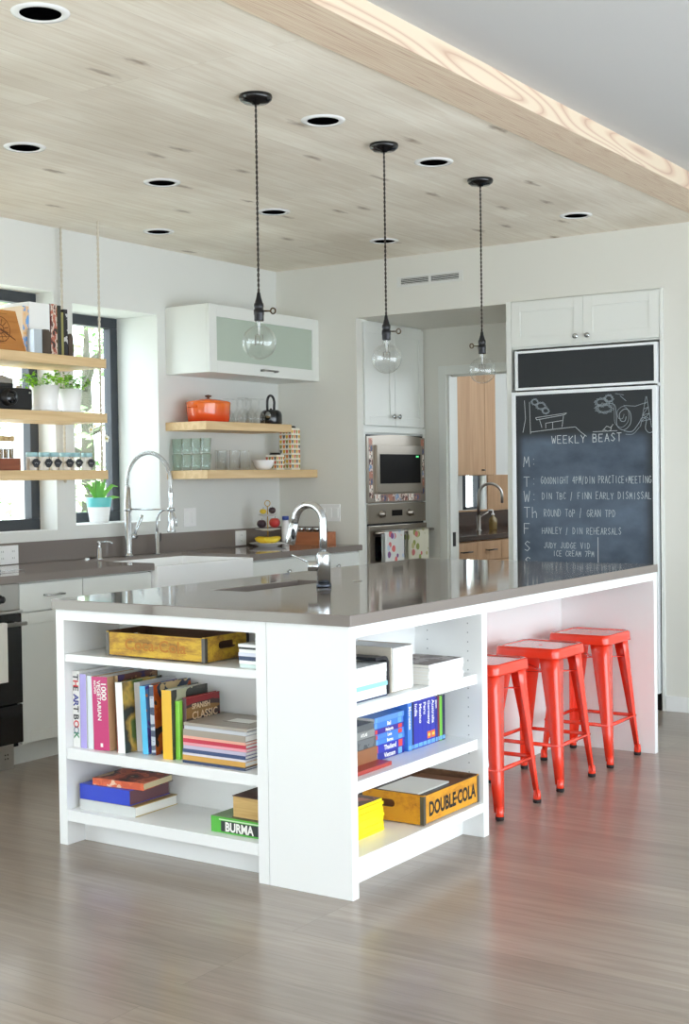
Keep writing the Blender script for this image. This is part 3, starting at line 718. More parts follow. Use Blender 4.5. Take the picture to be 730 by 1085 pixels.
b = bm_new(); box(b, XL+.001, -2.78, 2.65, 3.515, 1.652, Z1, .002)
single('floating_shelf', b, PINE, 'thick pale wood shelf holding the orange pot and the kettle', 'shelf', 'floating shelves in the corner')
b = bm_new(); box(b, XL+.001, -2.78, 2.655, YB-.001, 1.358, Z2, .002)
single('floating_shelf', b, PINE, 'lower thick pale wood shelf holding green tumblers and a white bowl', 'shelf', 'floating shelves in the corner')

# things on the upper shelf
t = thing('dutch_oven', 'round orange enamelled casserole pot with lid on the upper wood shelf', 'pot', (-2.935, 2.862, Z1))
ORG = bpy.data.materials.new('orange_enamel'); ORG.use_nodes = True
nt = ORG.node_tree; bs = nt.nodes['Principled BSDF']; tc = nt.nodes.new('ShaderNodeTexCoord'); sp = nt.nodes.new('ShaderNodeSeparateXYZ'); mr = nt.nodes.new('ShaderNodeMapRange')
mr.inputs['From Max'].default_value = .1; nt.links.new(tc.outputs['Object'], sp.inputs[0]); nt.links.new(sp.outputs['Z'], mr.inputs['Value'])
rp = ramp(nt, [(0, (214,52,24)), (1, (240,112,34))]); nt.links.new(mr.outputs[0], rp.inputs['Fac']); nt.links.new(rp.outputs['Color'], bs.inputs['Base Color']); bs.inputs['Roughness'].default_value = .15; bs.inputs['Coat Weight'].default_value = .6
b = bm_new(); lathe(b, [(.130, 0), (.143, .007), (.149, .06), (.152, .112), (.153, .116), (.147, .116), (.140, .03), (.0, .02)], n=40, cap=False)
for v_ in b.verts: v_.co.x *= .82
b.faces.new([v_ for v_ in b.verts][:40][::-1]); obj('pot', b, ORG, t)
b = bm_new(); lathe(b, [(.154, .1165), (.154, .124), (.141, .130), (.09, .142), (.03, .147), (.0, .1475)], n=40, cap=False)
for v_ in b.verts: v_.co.x *= .82
l_ = obj('lid', b, ORG, t)
b = bm_new(); lathe(b, [(.008, .146), (.008, .155), (.021, .160), (.021, .167), (.0, .172)], n=16, cap=False); obj('lid_knob', b, mat('pot_knob', (84,50,34), .4), l_)
for s in (-1, 1):
    b = bm_new(); tube(b, [(-.03, s*.146, .095), (-.025, s*.165, .096), (.025, s*.165, .096), (.03, s*.146, .095)], .007, 8); obj('side_handle', b, ORG, t)
def glass_obj(name, label, prof, loc, m, group, n=22):
    b = bm_new(); lathe(b, prof, n=n, cap=False)
    o = obj(name, b, m); o.location = loc
    return tag(o, label, 'glass', group)
wine = [(.0, .002), (.034, .0), (.036, .003), (.006, .01), (.0045, .06), (.012, .072), (.033, .098), (.0385, .125), (.036, .158), (.0355, .158)]
up = [(r, .16-z) for r, z in wine][::-1]
spots = [(-2.88, 3.13, 'stemmed glass directly beside the orange pot'), (-2.88, 3.215, 'second stemmed glass from the orange pot'), (-2.88, 3.30, 'stemmed glass next to the black kettle, front row'),
         (-2.985, 3.12, 'stemmed glass at the back beside the orange pot'), (-2.985, 3.21, 'stemmed glass at the back in the middle of the group'), (-2.985, 3.30, 'stemmed glass at the back, closest to the kettle')]
g0 = None
for x, y, lb in spots:
    if g0 is None: g0 = glass_obj('stemmed_glass', 'clear '+lb, up, (x, y, Z1+.0005), GLASS, 'upside-down stemmed glasses on the upper wood shelf')
    else: dup(g0, (x, y, Z1+.0005), label='clear '+lb)
KT = 1.1
t = thing('kettle', 'black enamel kettle with an upright hoop handle on the upper wood shelf', 'kettle', (-2.90, 3.452, Z1))
b = bm_new(); lathe(b, [(.058, 0), (.069, .004), (.073, .012), (.0725, .06), (.067, .082), (.05, .095), (.03, .098), (.0, .099)], n=32, cap=False); obj('body', b, mat('black_enamel', (20,20,22), .22, coat=.4), t)
b = bm_new(); lathe(b, [(.009, .099), (.008, .107), (.0, .109)], n=12, cap=False); obj('lid_knob', b, BLACK, t)
b = bm_new(); tube(b, [(0, -.036, .085), (0, -.038, .12)] + [(0, .038*math.cos(a), .145+.045*math.sin(a)) for a in [PI-PI*k/14 for k in range(15)]] + [(0, .036, .12), (0, .034, .085)], .0085, 10); obj('handle', b, BLACK, t)
b = bm_new(); tube(b, [(.02, -.05, .05), (.035, -.075, .058), (.045, -.093, .068)], 0, 14, rads=[.024, .018, .0145]); obj('spout', b, CHROME2, t)

# things on the lower shelf
AQUA = glassy('aqua_glass', (248,254,252), .07, .02, (206,238,232), edge=.6)
tum = [(.0, .003), (.022, .003), (.0245, .0), (.027, .01), (.034, .096), (.0325, .096), (.0255, .012), (.0, .010)]
g0 = None
for lv in (0, 1):
    for nm, x, y in (('nearest the wall', -3.052, 2.70), ('second from the wall', -2.977, 2.70), ('third from the wall', -2.902, 2.70), ('at the front edge', -2.827, 2.70)):
        lb = ('top' if lv else 'bottom')+' pale green tumbler of the stack %s on the lower wood shelf' % nm
        loc = (x, y, Z2+.0005+lv*.0965)
        if g0 is None: g0 = glass_obj('tumbler', lb, tum, loc, AQUA, 'stacked pale green tumblers')
        else: dup(g0, loc, label=lb)
jar = [(.0, .002), (.030, .002), (.033, .0), (.036, .01), (.036, .05), (.038, .054), (.036, .058), (.036, .108), (.034, .118), (.0355, .124), (.034, .124), (.034, .012), (.0, .008)]
g0 = None
for x, y, lb in [(-2.92, 2.955, 'clear glass jar nearest the green tumblers'), (-2.865, 3.025, 'clear glass jar in the middle of the three at the front'), (-2.865, 3.12, 'clear glass jar next to the white bowl'), (-3.0, 3.07, 'clear glass jar standing behind the other jars')]:
    if g0 is None: g0 = glass_obj('glass_jar', lb, jar, (x, y, Z2+.0005), GLASS, 'clear glasses on the lower wood shelf')
    else: dup(g0, (x, y, Z2+.0005), label=lb)
b = bm_new(); lathe(b, [(.0, .008), (.034, .008), (.036, .0), (.042, .0), (.058, .022), (.072, .058), (.073, .062), (.070, .062), (.054, .026), (.0, .014)], (-2.87, 3.325, Z2+.0005), 36, cap=False)
single('bowl', b, PORC, 'white porcelain bowl in front of the patterned canisters', 'bowl')
def leafy(bm, fx, fy, z0, z1, w, cols, x, rows, nrm):
    """retro stem-and-leaf print: pairs of round leaves, as thin printed shapes on the face"""
    cells = int(rows)
    for r in range(cells):
        zc_ = z0 + (z1-z0)*(r+.5)/cells; hh = (z1-z0)/cells*.48
        mi = 1 + (r*2+x) % cols
        for s in (-1, 1):
            pts = []
            for k in range(9):
                a = PI*k/8; pts.append((s*w*(.26+.22*math.cos(a)), hh*.62-hh*1.5*math.sin(a)*(.62 if k in (1, 7) else 1)*(1 if s > 0 else 1)))
            vs = []
            for u, v in pts: vs.append(bm.verts.new((fx+nrm[1]*0+nrm[0]*.0006+(u if nrm[0] == 0 else 0), fy+(nrm[1]*.0006)+(u if nrm[0] else 0), zc_+v)))
            fcs = bm.faces.new(vs); fcs.material_index = 1 + (r*3+x+(1 if s > 0 else 0)) % cols
CANC = [mat('canister_cream', (236,232,218), .3), mat('leaf_print_slate', (96,100,96), .4), mat('leaf_print_yellow', (224,180,56), .4), mat('leaf_print_coral', (214,110,84), .4), mat('leaf_print_olive', (150,150,76), .4), mat('leaf_print_orange', (224,140,60), .4)]
def canister(label, x, y, w, h, rows):
    t = thing('canister', label, 'canister', (x, y, Z2+.0005), group='leaf-patterned canisters')
    b = bm_new(); box(b, -w/2, w/2, -w/2, w/2, 0, h, .004); o = obj('body', b, CANC[0], t)
    b = bm_new()
    for k, off in enumerate((-.25, .25)):
        leafy(b, w/2, off*w, .008, h-.008, w*.5, 5, k*2, rows, (1, 0)); leafy(b, off*w, -w/2, .008, h-.008, w*.5, 5, k*2+1, rows, (0, -1))
    obj('leaf_print', b, CANC, t, fix=False)
    b = bm_new(); lathe(b, [(w*.42, h), (w*.42, h+.008), (w*.36, h+.014), (0, h+.015)], n=24, cap=False); obj('lid', b, mat('dark_lid', (34,26,22), .4), t)
canister('tall square canister printed with rows of coloured leaves, in the shelf corner', -2.90, 3.655, .098, .276, 8)
canister('short square canister printed with leaves, behind the white bowl', -2.90, 3.49, .088, .098, 3)

# corner of the worktop: tiered stand with fruit, wooden crate
CXf, CYf = -2.90, 3.40
t = thing('tiered_stand', 'three-tier white plate stand with a ring handle on the corner worktop', 'cake stand', (CXf, CYf, ZT))
tiers = [(.0, .125, 'bottom'), (.102, .085, 'middle'), (.196, .06, 'top')]
for z, r, nm in tiers:
    b = bm_new(); z0 = z
    k = 1. if nm == 'bottom' else .5
    pf = [(.0, z0), (r*.5, z0), (r*.52, z0+.005*k), (r*.95, z0+.020*k), (r, z0+.024*k), (r*.97, z0+.025*k+.001), (r*.55, z0+.008*k+.003), (.0, z0+.006*k+.003)]
    lathe(b, pf, n=36, cap=False); obj('plate', b, PORC, t)
b = bm_new(); tube(b, [(0,0,.009), (0,0,.262)], .0035, 8); obj('rod', b, mat('brass', (196,160,90), .3, 1.), t)
b = bm_new(); tube(b, [(.017*math.cos(a)*.8, .017*math.cos(a)*.6, .279+.019*math.sin(a)) for a in [2*PI*k/18 for k in range(19)]], .0028, 6, cap=False); obj('ring_handle', b, MATS['brass'], t)
BAN = patches('banana_skin', [(238,200,40), (246,216,66), (232,190,36)], 9, .45)
def banana(ang, off, label):
    b = bm_new(); pts = []; rr_ = []
    for k in range(11):
        a = -1.0+2.0*k/10; pts.append((.096*math.sin(a), off, .0215+.034*(1-math.cos(a)))); rr_.append(.0215*(1-abs(a)**4*.72)*(.96 if k else .4))
    tube(b, pts, 0, 8, rads=rr_); b2 = Matrix.Rotation(ang, 4, 'Z')
    for v_ in b.verts: v_.co = b2 @ v_.co
    o = obj('banana', b, BAN); o.location = (CXf, CYf, ZT+.0195)
    tag(o, label, 'banana', 'bananas on the tiered stand'); 
    return o
HA = IMG_R
banana(HA, -.0705, 'yellow banana at the front of the bottom plate of the fruit stand'); banana(HA, -.0263, 'yellow banana in the middle of the bottom plate of the fruit stand'); o = banana(HA, .0275, 'yellow banana at the back of the bottom plate of the fruit stand')
def fruit(name, label, cat, d, r, z, m, sz=.92):
    b = bm_new(); sphere(b, (0,0,r*sz), r, 1, 1, sz)
    for v_ in b.verts:
        q = Vector((v_.co.x, v_.co.y)).length
        if q < r*.55 and v_.co.z > r*sz: v_.co.z -= (r*.55-q)*.35
    tube(b, [(0,0,r*1.45), (.003,.002,r*2.0)], .0016, 5, mi=1)
    o = obj(name, b, [m, mat('fruit_stem', (70,52,34), .7)]); c, s = math.cos(HA), math.sin(HA)
    o.location = (CXf+d*c-.0*s, CYf+d*s, ZT+z); tag(o, label, cat, 'fruit on the tiered stand')
APP = patches('apple_skin', [(150,30,34), (186,48,46), (206,84,60)], 8, .3, soft=True)
PLU = patches('plum_skin', [(40,24,34), (58,32,44), (30,22,30)], 8, .35, soft=True)
LEM = patches('lemon_skin', [(226,186,40), (238,204,66)], 10, .45, soft=True)
fruit('apple', 'red apple on the middle plate of the fruit stand', 'apple', .045, .037, .1195, APP)
fruit('plum', 'dark plum on the middle plate of the fruit stand', 'plum', -.040, .031, .1185, PLU)
fruit('lemon', 'yellow lemon on the top plate of the fruit stand', 'lemon', -.029, .022, .2105, LEM, .8)
fruit('plum', 'dark plum on the top plate of the fruit stand', 'plum', .030, .0235, .2115, PLU, .95)
b = bm_new(); tube(b, [(CXf+.03, CYf+.055, ZT+.137), (CXf+.1, CYf+.10, ZT+.137)], .006, 10)
bmesh.ops.translate(b, verts=b.verts, vec=(.0, -.0, -.0005)); 
b.free()
BOXM = wood('reddish_box_wood', (190,122,84), (164,98,66), 'X', .45)
t = thing('wooden_box', 'reddish wooden box of small jars on the corner worktop by the back wall', 'box', (-2.752, 3.66, ZT+.0005))
bx, by, bh, w_ = .17, .055, .086, .012
b = bm_new(); box(b, -bx, bx, -by, by, 0, .01); box(b, -bx, bx, -by, -by+w_, .01, bh, .001); box(b, -bx, bx, by-w_, by, .01, bh, .001); box(b, -bx, -bx+w_, -by+w_, by-w_, .01, bh, .001); box(b, bx-w_, bx, -by+w_, by-w_, .01, bh, .001); obj('body', b, BOXM, t)
j0 = None
for k in range(5):
    x = -2.882+.062*k
    lb = 'silver-lidded glass jar in the reddish wooden box, %s' % ['at its left end', 'second from its left end', 'in its middle', 'second from its right end', 'at its right end'][k]
    if j0 is None:
        j0 = thing('spice_jar', lb, 'jar', (x, 3.66, ZT+.011), group='silver-lidded jars in the wooden box')
        b = bm_new(); lathe(b, [(.0, 0), (.022, 0), (.024, .006), (.024, .07), (.02, .08)], n=18, cap=False); obj('glass_body', b, glassy('jar_glass', (240,244,242), .08, .2, (190,180,170)), j0)
        b = bm_new(); lathe(b, [(.0, .08), (.022, .08), (.022, .1), (.02, .102), (.0, .102)], n=18, cap=False); obj('lid', b, CHROME2, j0)
    else: dup(j0, (x, 3.66, ZT+.011), label=lb)
t = thing('bottle', 'white bottle with a blue cap standing behind the tiered fruit stand', 'bottle', (-2.905, 3.60, ZT+.0003))
b = bm_new(); lathe(b, [(.0, 0), (.024, 0), (.026, .006), (.026, .13), (.022, .155), (.018, .165)], n=20); obj('body', b, PORC, t)
b = bm_new(); lathe(b, [(.0, .1655), (.0225, .1655), (.0225, .188), (.02, .19), (.0, .19)], n=20, cap=False); obj('cap', b, mat('blue_cap', (70,92,170), .35), t)

# ------------------------------------------------------------------ oven tower in the recess
TY0, TY1 = 3.874, 4.672
t = thing('tall_cabinet', 'tall white cupboard holding the microwave and wall oven in the recess', 'cabinet', (-2.75, 4.27, 0))
b = bm_new(); X1, X0 = WCOR-.022, WCOR-.62
# carcass with open bays for the two appliances
BAYS = (.76, 1.172, 1.18, 1.645)
my0, my1 = 3.898, 4.636
for q in ((X0, X1, TY0, my0, 0, 2.393), (X0, X1, my1, TY1, 0, 2.393), (X0, X1, my0, my1, 0, .76), (X0, X1, my0, my1, 1.1725, 1.1795), (X0, X1, my0, my1, 1.64, 2.393), (X0, X0+.02, my0, my1, .76, 1.64)): box(b, *q)
obj('body', b, CABW, t, W=True)
b = bm_new()
for q in ((TY0, my0-.001, .1, 1.652), (my1+.001, TY1, .1, 1.652)): box(b, X1, WCOR, q[0], q[1], q[2], q[3], .001)
box(b, X1, WCOR, TY0, TY1, 1.652, 1.69, .001); obj('face_frame', b, CABW, t, W=True)
for nm, a, c, ky in (('door', TY0+.02, 4.272, 4.235), ('door', 4.276, TY1-.012, 4.305)):
    b = bm_new(); shaker(b, a, c, 1.7, 2.378, x=WCOR+.0, fr=.06); o = obj(nm, b, CABW, t, W=True); knob_x('knob', o, WCOR, ky, 1.765, .0165)
b = bm_new(); box(b, X1, WCOR, TY0+.02, TY1-.012, .11, .745, .002); o = obj('drawer', b, CABW, t, W=True)
# microwave with a wide steel trim, snapshots stuck round it
STEELB = mat('warm_brushed_steel', (158,150,140), .3, 1.)
t = thing('microwave', 'built-in steel microwave with a dark window in the tall white cupboard', 'microwave', (-2.6, 4.267, 1.182))
b = bm_new(); box(b, WCOR-.45, WCOR-.001, my0+.004, my1-.004, 1.183, 1.637); obj('body', b, DARKM, t, W=True)
b = bm_new(); iy0, iy1, iz0, iz1 = 3.985, 4.572, 1.248, 1.568
zt = []
for k in range(13):
    y = my0-.006+(my1-my0+.012)*k/12; zt.append((y, 1.624+.016*math.sin(PI*k/12)))
prism(b, [(my0-.006, 1.182)] + [(my1+.006, 1.182)] + zt[::-1], WCOR+.0005, WCOR+.012, tf=lambda x, y, z: (z, x, y)); obj('trim_frame', b, STEELB, t, W=True)
b = bm_new(); box(b, WCOR+.0125, WCOR+.032, iy0, iy1, iz0, iz1, .003); dr_ = obj('door', b, STEELB, t, W=True)
b = bm_new(); box(b, WCOR+.0322, WCOR+.034, 4.02, 4.545, 1.31, 1.508, .0008); obj('window', b, BLKG2, dr_, W=True)
b = bm_new(); box(b, WCOR+.0342, WCOR+.0346, 4.485, 4.52, 1.488, 1.499); 
em = mat('green_display', (90,230,140), .4); eb = em.node_tree.nodes['Principled BSDF']; eb.inputs['Emission Color'].default_value = (.2,1,.4,1); eb.inputs['Emission Strength'].default_value = .6
obj('display', b, em, dr_, W=True)
PH = [patches('snapshot_%d' % k, c, 26, .35) for k, c in enumerate([[(206,150,128),(120,60,54),(232,214,200),(90,60,60)], [(168,90,70),(230,220,210),(60,50,56)], [(226,196,170),(150,110,100),(70,84,120)], [(236,232,226),(180,120,100),(90,80,80)], [(120,150,190),(220,200,190),(80,60,60)]])]
def snap(y0, y1, z0, z1, k):
    b = bm_new(); box(b, WCOR+.0123, WCOR+.0131, y0, y1, z0, z1)
    single('snapshot', b, PH[k % 5], 'small colour snapshot stuck on the steel trim around the microwave', 'photo', 'snapshots around the microwave')
for k in range(9): z = 1.215+.0445*k; snap(3.914, 3.958, z, z+.0425, k)
for k in range(7): z = 1.235+.055*k; snap(4.588, 4.626, z, z+.05, k+2)
for k in range(7): y = 3.975+.086*k; snap(y, y+.078, 1.192, 1.238, k+1)
# wall oven with two towels
t = thing('wall_oven', 'steel wall oven with two knobs below the microwave', 'oven', (-2.6, 4.267, .765))
b = bm_new(); box(b, WCOR-.45, WCOR-.001, my0+.004, my1-.004, .765, 1.168); obj('body', b, DARKM, t, W=True)
b = bm_new(); box(b, WCOR+.0005, WCOR+.014, my0-.004, my1+.004, 1.044, 1.176, .002); cp_ = obj('control_panel', b, STEELB, t, W=True)
for y in (4.06, 4.425):
    b = bm_new(); lathe(b, [(.026, 0), (.026, .004), (.02, .006), (.0185, .03), (.0, .032)], (WCOR+.0142, y, 1.108), 22, axis='X', cap=False); box(b, WCOR+.046, WCOR+.05, y-.004, y+.004, 1.09, 1.126); obj('knob', b, STEELB, cp_, W=True)
b = bm_new(); box(b, WCOR+.0142, WCOR+.0155, 4.19, 4.325, 1.09, 1.13, .0005); obj('display', b, BLKG2, cp_, W=True)
b = bm_new(); box(b, WCOR+.0005, WCOR+.022, my0-.004, my1+.004, .765, 1.030, .003); dr_ = obj('door', b, STEELB, t, W=True)
b = bm_new(); box(b, WCOR+.0222, WCOR+.0235, 3.96, 4.575, .80, .955); obj('window', b, BLKGL, dr_, W=True)
b = bm_new(); HX, HZ = WCOR+.062, .985; tube(b, [(HX, 3.925, HZ), (HX, 4.66, HZ)], .009, 12)
for y in (3.96, 4.60): tube(b, [(WCOR+.02, y, HZ), (HX, y, HZ)], .007, 10)
obj('handle', b, STEELB, dr_, W=True)
def towel_mat(name, base, cols):
    m = bpy.data.materials.new(name); m.use_nodes = True; nt = m.node_tree; N = nt.nodes; L = nt.links; bs = N['Principled BSDF']; bs.inputs['Roughness'].default_value = .95
    tc = N.new('ShaderNodeTexCoord'); out = None; prev = None
    for k, c in enumerate(cols):
        mp = N.new('ShaderNodeMapping'); mp.inputs['Location'].default_value = (0, k*.37+.1, k*.53); mp.inputs['Scale'].default_value = (0, 1, 1); L.new(tc.outputs['Object'], mp.inputs[0])
        v = N.new('ShaderNodeTexVoronoi'); v.inputs['Scale'].default_value = 15; L.new(mp.outputs[0], v.inputs['Vector'])
        sp = N.new('ShaderNodeSeparateColor'); L.new(v.outputs['Color'], sp.inputs[0])
        g = N.new('ShaderNodeMath'); g.operation = 'GREATER_THAN'; g.inputs[1].default_value = .55; L.new(sp.outputs[k % 3], g.inputs[0])
        l = N.new('ShaderNodeMath'); l.operation = 'LESS_THAN'; l.inputs[1].default_value = .34; L.new(v.outputs['Distance'], l.inputs[0])
        mu = N.new('ShaderNodeMath'); mu.operation = 'MULTIPLY'; L.new(g.outputs[0], mu.inputs[0]); L.new(l.outputs[0], mu.inputs[1])
        mx = N.new('ShaderNodeMix'); mx.data_type = 'RGBA'; L.new(mu.outputs[0], mx.inputs['Factor']); mx.inputs['B'].default_value = (*lin(c),1)
        if prev is None: mx.inputs['A'].default_value = (*lin(base),1)
        else: L.new(prev, mx.inputs['A'])
        prev = mx.outputs['Result']
    L.new(prev, bs.inputs['Base Color']); return m
def towel(label, y0, y1, z0, m):
    b = bm_new(); n = 14
    def sheet(x, za, zb):
        top, bot = [], []
        for i in range(n+1):
            y = y0+(y1-y0)*i/n; dx = .004*math.sin(i*1.15)
            top.append((x, y, za)); bot.append((x+dx, y+(i/n-.5)*.006, zb))
        for s in (0, .003):
            vt = [b.verts.new((p[0]+s, p[1], p[2])) for p in top]; vb = [b.verts.new((p[0]+s, p[1], p[2])) for p in bot]
            for i in range(n): b.faces.new((vt[i], vt[i+1], vb[i+1], vb[i])).smooth = True
    sheet(HX+.0105, HZ+.004, z0); sheet(HX-.0135, HZ+.004, z0+.06)
    box(b, HX-.0135, HX+.0135, y0, y1, HZ+.0095, HZ+.0125, .001)
    single('tea_towel', b, m, label, 'towel', 'tea towels on the wall oven handle')
towel('white tea towel with pink and blue flowers on the wall oven handle', 4.00, 4.245, .70, towel_mat('floral_towel', (222,222,218), [(226,120,120), (190,206,222), (140,90,140)]))
towel('cream tea towel with green leaves on the wall oven handle', 4.30, 4.575, .70, towel_mat('leafy_towel', (204,200,180), [(140,150,84), (176,170,120), (196,110,110)]))

# ------------------------------------------------------------------ refrigerator and its surround
t = thing('fridge_surround', 'white cupboard with two panelled doors above the chalkboard refrigerator', 'cabinet', (-.86, 4.1, 0))
b = bm_new(); fx0, fx1 = -1.358, -.376; fy = 3.782
box(b, fx0, -1.325, fy, 4.5, 0, 2.401, .001); box(b, -.393, fx1, fy, 4.5, 0, 2.401, .001); box(b, -1.325, -.393, fy+.0215, 4.5, 2.112, 2.401, .001)
obj('body', b, CABW, t, W=True)
for a, c, kx in ((-1.3225, -.8575, -.9), (-.8555, -.3955, -.825)):
    b = bm_new(); z0, z1, fr = 2.124, 2.392, .058
    box(b, a+fr-.002, c-fr+.002, fy+.006, fy+.02, z0+fr-.002, z1-fr+.002)
    for q in ((a, a+fr, z0, z1), (c-fr, c, z0, z1), (a+fr, c-fr, z0, z0+fr), (a+fr, c-fr, z1-fr, z1)): box(b, q[0], q[1], fy-.001, fy+.02, q[2], q[3], .0015)
    o = obj('door', b, CABW, t, W=True)
    b = bm_new(); lathe(b, [(.006, -.001), (.005, -.011), (.0155, -.017), (.0155, -.023), (.0, -.026)], (kx, fy, 2.164), 16, axis='Y', cap=False); obj('knob', b, CHROME2, o, W=True)
t = thing('refrigerator', 'tall refrigerator with chalkboard doors in an aluminium frame, covered in chalk writing', 'refrigerator', (-.86, 4.1, 0))
rx0, rx1, ry = -1.300, -.402, 3.752
b = bm_new(); box(b, rx0+.004, rx1-.004, ry+.045, 4.45, 0, 2.105); obj('body', b, DARKM, t, W=True)
def framed(name, x0, x1, z0, z1, y0, y1, fw, inset):
    b = bm_new()
    for q in ((x0, x0+fw, z0, z1), (x1-fw, x1, z0, z1), (x0+fw, x1-fw, z0, z0+fw*.8), (x0+fw, x1-fw, z1-fw*.8, z1)): box(b, q[0], q[1], y0, y1, q[2], q[3], .002)
    fo = obj(name+'_frame', b, ALU, t, W=True)
    b = bm_new(); box(b, x0+fw-.001, x1-fw+.001, y0+inset, y1, z0+fw*.8-.001, z1-fw*.8+.001); return obj(name+'_panel', b, CHALK, t, W=True)
framed('grille', rx0+.006, rx1, 1.862, 2.098, ry+.012, ry+.044, .019, .006)
def chalkboard_material():
    m = bpy.data.materials.new('smeared_chalkboard'); m.use_nodes = True; nt = m.node_tree; N = nt.nodes; L = nt.links; bs = N['Principled BSDF']
    tc = N.new('ShaderNodeTexCoord'); mp = N.new('ShaderNodeMapping'); mp.inputs['Scale'].default_value = (2.2, 1, 3.2); L.new(tc.outputs['Object'], mp.inputs[0])
    nz = N.new('ShaderNodeTexNoise'); nz.inputs['Scale'].default_value = 1.6; nz.inputs['Detail'].default_value = 5; nz.inputs['Roughness'].default_value = .6; L.new(mp.outputs[0], nz.inputs['Vector'])
    sp = N.new('ShaderNodeSeparateXYZ'); L.new(tc.outputs['Object'], sp.inputs[0])
    # wiped chalk dust lies over the writing area, below the drawing; it stops short of the edges
    def edge(sock, a, c):
        r = N.new('ShaderNodeMapRange'); r.interpolation_type = 'SMOOTHSTEP'; r.inputs['From Min'].default_value = a; r.inputs['From Max'].default_value = c; L.new(sock, r.inputs['Value']); return r.outputs[0]
    def mul(a, c):
        q = N.new('ShaderNodeMath'); q.operation = 'MULTIPLY'; L.new(a, q.inputs[0]); L.new(c, q.inputs[1]); return q.outputs[0]
    f = mul(edge(sp.outputs['Z'], 1.61, 1.54), mul(edge(sp.outputs['X'], -.425, -.36), edge(sp.outputs['X'], .44, .36)))
    r = ramp(nt, [(.25, (54,66,80)), (.75, (98,113,131))]); L.new(nz.outputs['Fac'], r.inputs['Fac'])
    mx = N.new('ShaderNodeMix'); mx.data_type = 'RGBA'; L.new(f, mx.inputs['Factor']); mx.inputs['A'].default_value = (*lin((40,44,48)),1); L.new(r.outputs['Color'], mx.inputs['B'])
    L.new(mx.outputs['Result'], bs.inputs['Base Color']); bs.inputs['Roughness'].default_value = .6; return m
door = framed('door', rx0-.012, rx1, .10, 1.852, ry, ry+.044, .026, .005)
door.data.materials.clear(); door.data.materials.append(chalkboard_material())
b = bm_new(); box(b, -.47, -.413, ry+.004, ry+.03, 1.8535, 1.861, .001); obj('hinge', b, BLACK, t, W=True)
b = bm_new(); lathe(b, [(.008, 0), (.008, .02)], (-.396, ry+.02, 1.848), 12); obj('hinge_pin', b, ALU, t, W=True)
b = bm_new(); box(b, rx0, rx1, ry+.06, ry+.08, 0, .099); obj('toe_grille', b, BLACK, t, W=True)
# hand-drawn chalk strokes
ST = {'A':[[(0,0),(.5,1),(1,0)],[(.2,.4),(.8,.4)]],'B':[[(0,0),(0,1),(.7,.95),(.75,.6),(0,.52),(.85,.4),(.8,.05),(0,0)]],'C':[[(.95,.85),(.5,1),(.05,.6),(.1,.2),(.5,0),(.95,.15)]],'D':[[(0,0),(0,1),(.6,.9),(.95,.5),(.6,.1),(0,0)]],
'E':[[(.9,1),(0,1),(0,0),(.9,0)],[(0,.5),(.7,.5)]],'F':[[(.9,1),(0,1),(0,0)],[(0,.52),(.7,.52)]],'G':[[(.95,.85),(.5,1),(.05,.6),(.1,.2),(.5,0),(.95,.2),(.95,.45),(.55,.45)]],'H':[[(0,0),(0,1)],[(1,0),(1,1)],[(0,.5),(1,.5)]],
'I':[[(.5,0),(.5,1)]],'J':[[(.8,1),(.8,.2),(.5,0),(.1,.2)]],'K':[[(0,0),(0,1)],[(.9,1),(0,.45),(.9,0)]],'L':[[(0,1),(0,0),(.9,0)]],'M':[[(0,0),(.15,1),(.5,.35),(.85,1),(1,0)]],'N':[[(0,0),(0,1),(1,0),(1,1)]],
'O':[[(.5,1),(.05,.6),(.1,.2),(.5,0),(.9,.2),(.95,.6),(.5,1)]],'P':[[(0,0),(0,1),(.8,.9),(.8,.55),(0,.48)]],'Q':[[(.5,1),(.05,.6),(.1,.2),(.5,0),(.9,.2),(.95,.6),(.5,1)],[(.6,.3),(1,0)]],'R':[[(0,0),(0,1),(.8,.9),(.8,.55),(0,.48),(.9,0)]],
'S':[[(.9,.85),(.5,1),(.1,.75),(.5,.52),(.9,.28),(.5,0),(.05,.15)]],'T':[[(0,1),(1,1)],[(.5,1),(.5,0)]],'U':[[(0,1),(.05,.2),(.5,0),(.95,.2),(1,1)]],'V':[[(0,1),(.5,0),(1,1)]],'W':[[(0,1),(.25,0),(.5,.7),(.75,0),(1,1)]],'X':[[(0,0),(1,1)],[(0,1),(1,0)]],
'Y':[[(0,1),(.5,.5),(1,1)],[(.5,.5),(.5,0)]],'Z':[[(0,1),(1,1),(0,0),(1,0)]],'/':[[(.1,-.15),(.9,1.1)]],':':[[(.45,.7),(.55,.72)],[(.45,.2),(.55,.22)]],'4':[[(.7,0),(.7,1),(0,.35),(1,.35)]],'7':[[(0,1),(1,1),(.3,0)]],'h':[[(0,1),(0,0)],[(0,.4),(.5,.6),(.7,.4),(.7,0)]],'+':[[(.5,.2),(.5,.8)],[(.2,.5),(.8,.5)]],'-':[[(.1,.5),(.9,.5)]]}
YC = ry+.0044
def stroke(bm, pts, w=.0022):
    for p, q in zip(pts, pts[1:]):
        d = Vector((q[0]-p[0], q[1]-p[1])); 
        if d.length < 1e-6: continue
        d.normalize(); n = Vector((-d.y, d.x))*w; e = d*w*.5
        v = [bm.verts.new((u, YC, z)) for u, z in ((p[0]+n.x-e.x, p[1]+n.y-e.y), (q[0]+n.x+e.x, q[1]+n.y+e.y), (q[0]-n.x+e.x, q[1]-n.y+e.y), (p[0]-n.x-e.x, p[1]-n.y-e.y))]
        bm.faces.new(v[::-1])
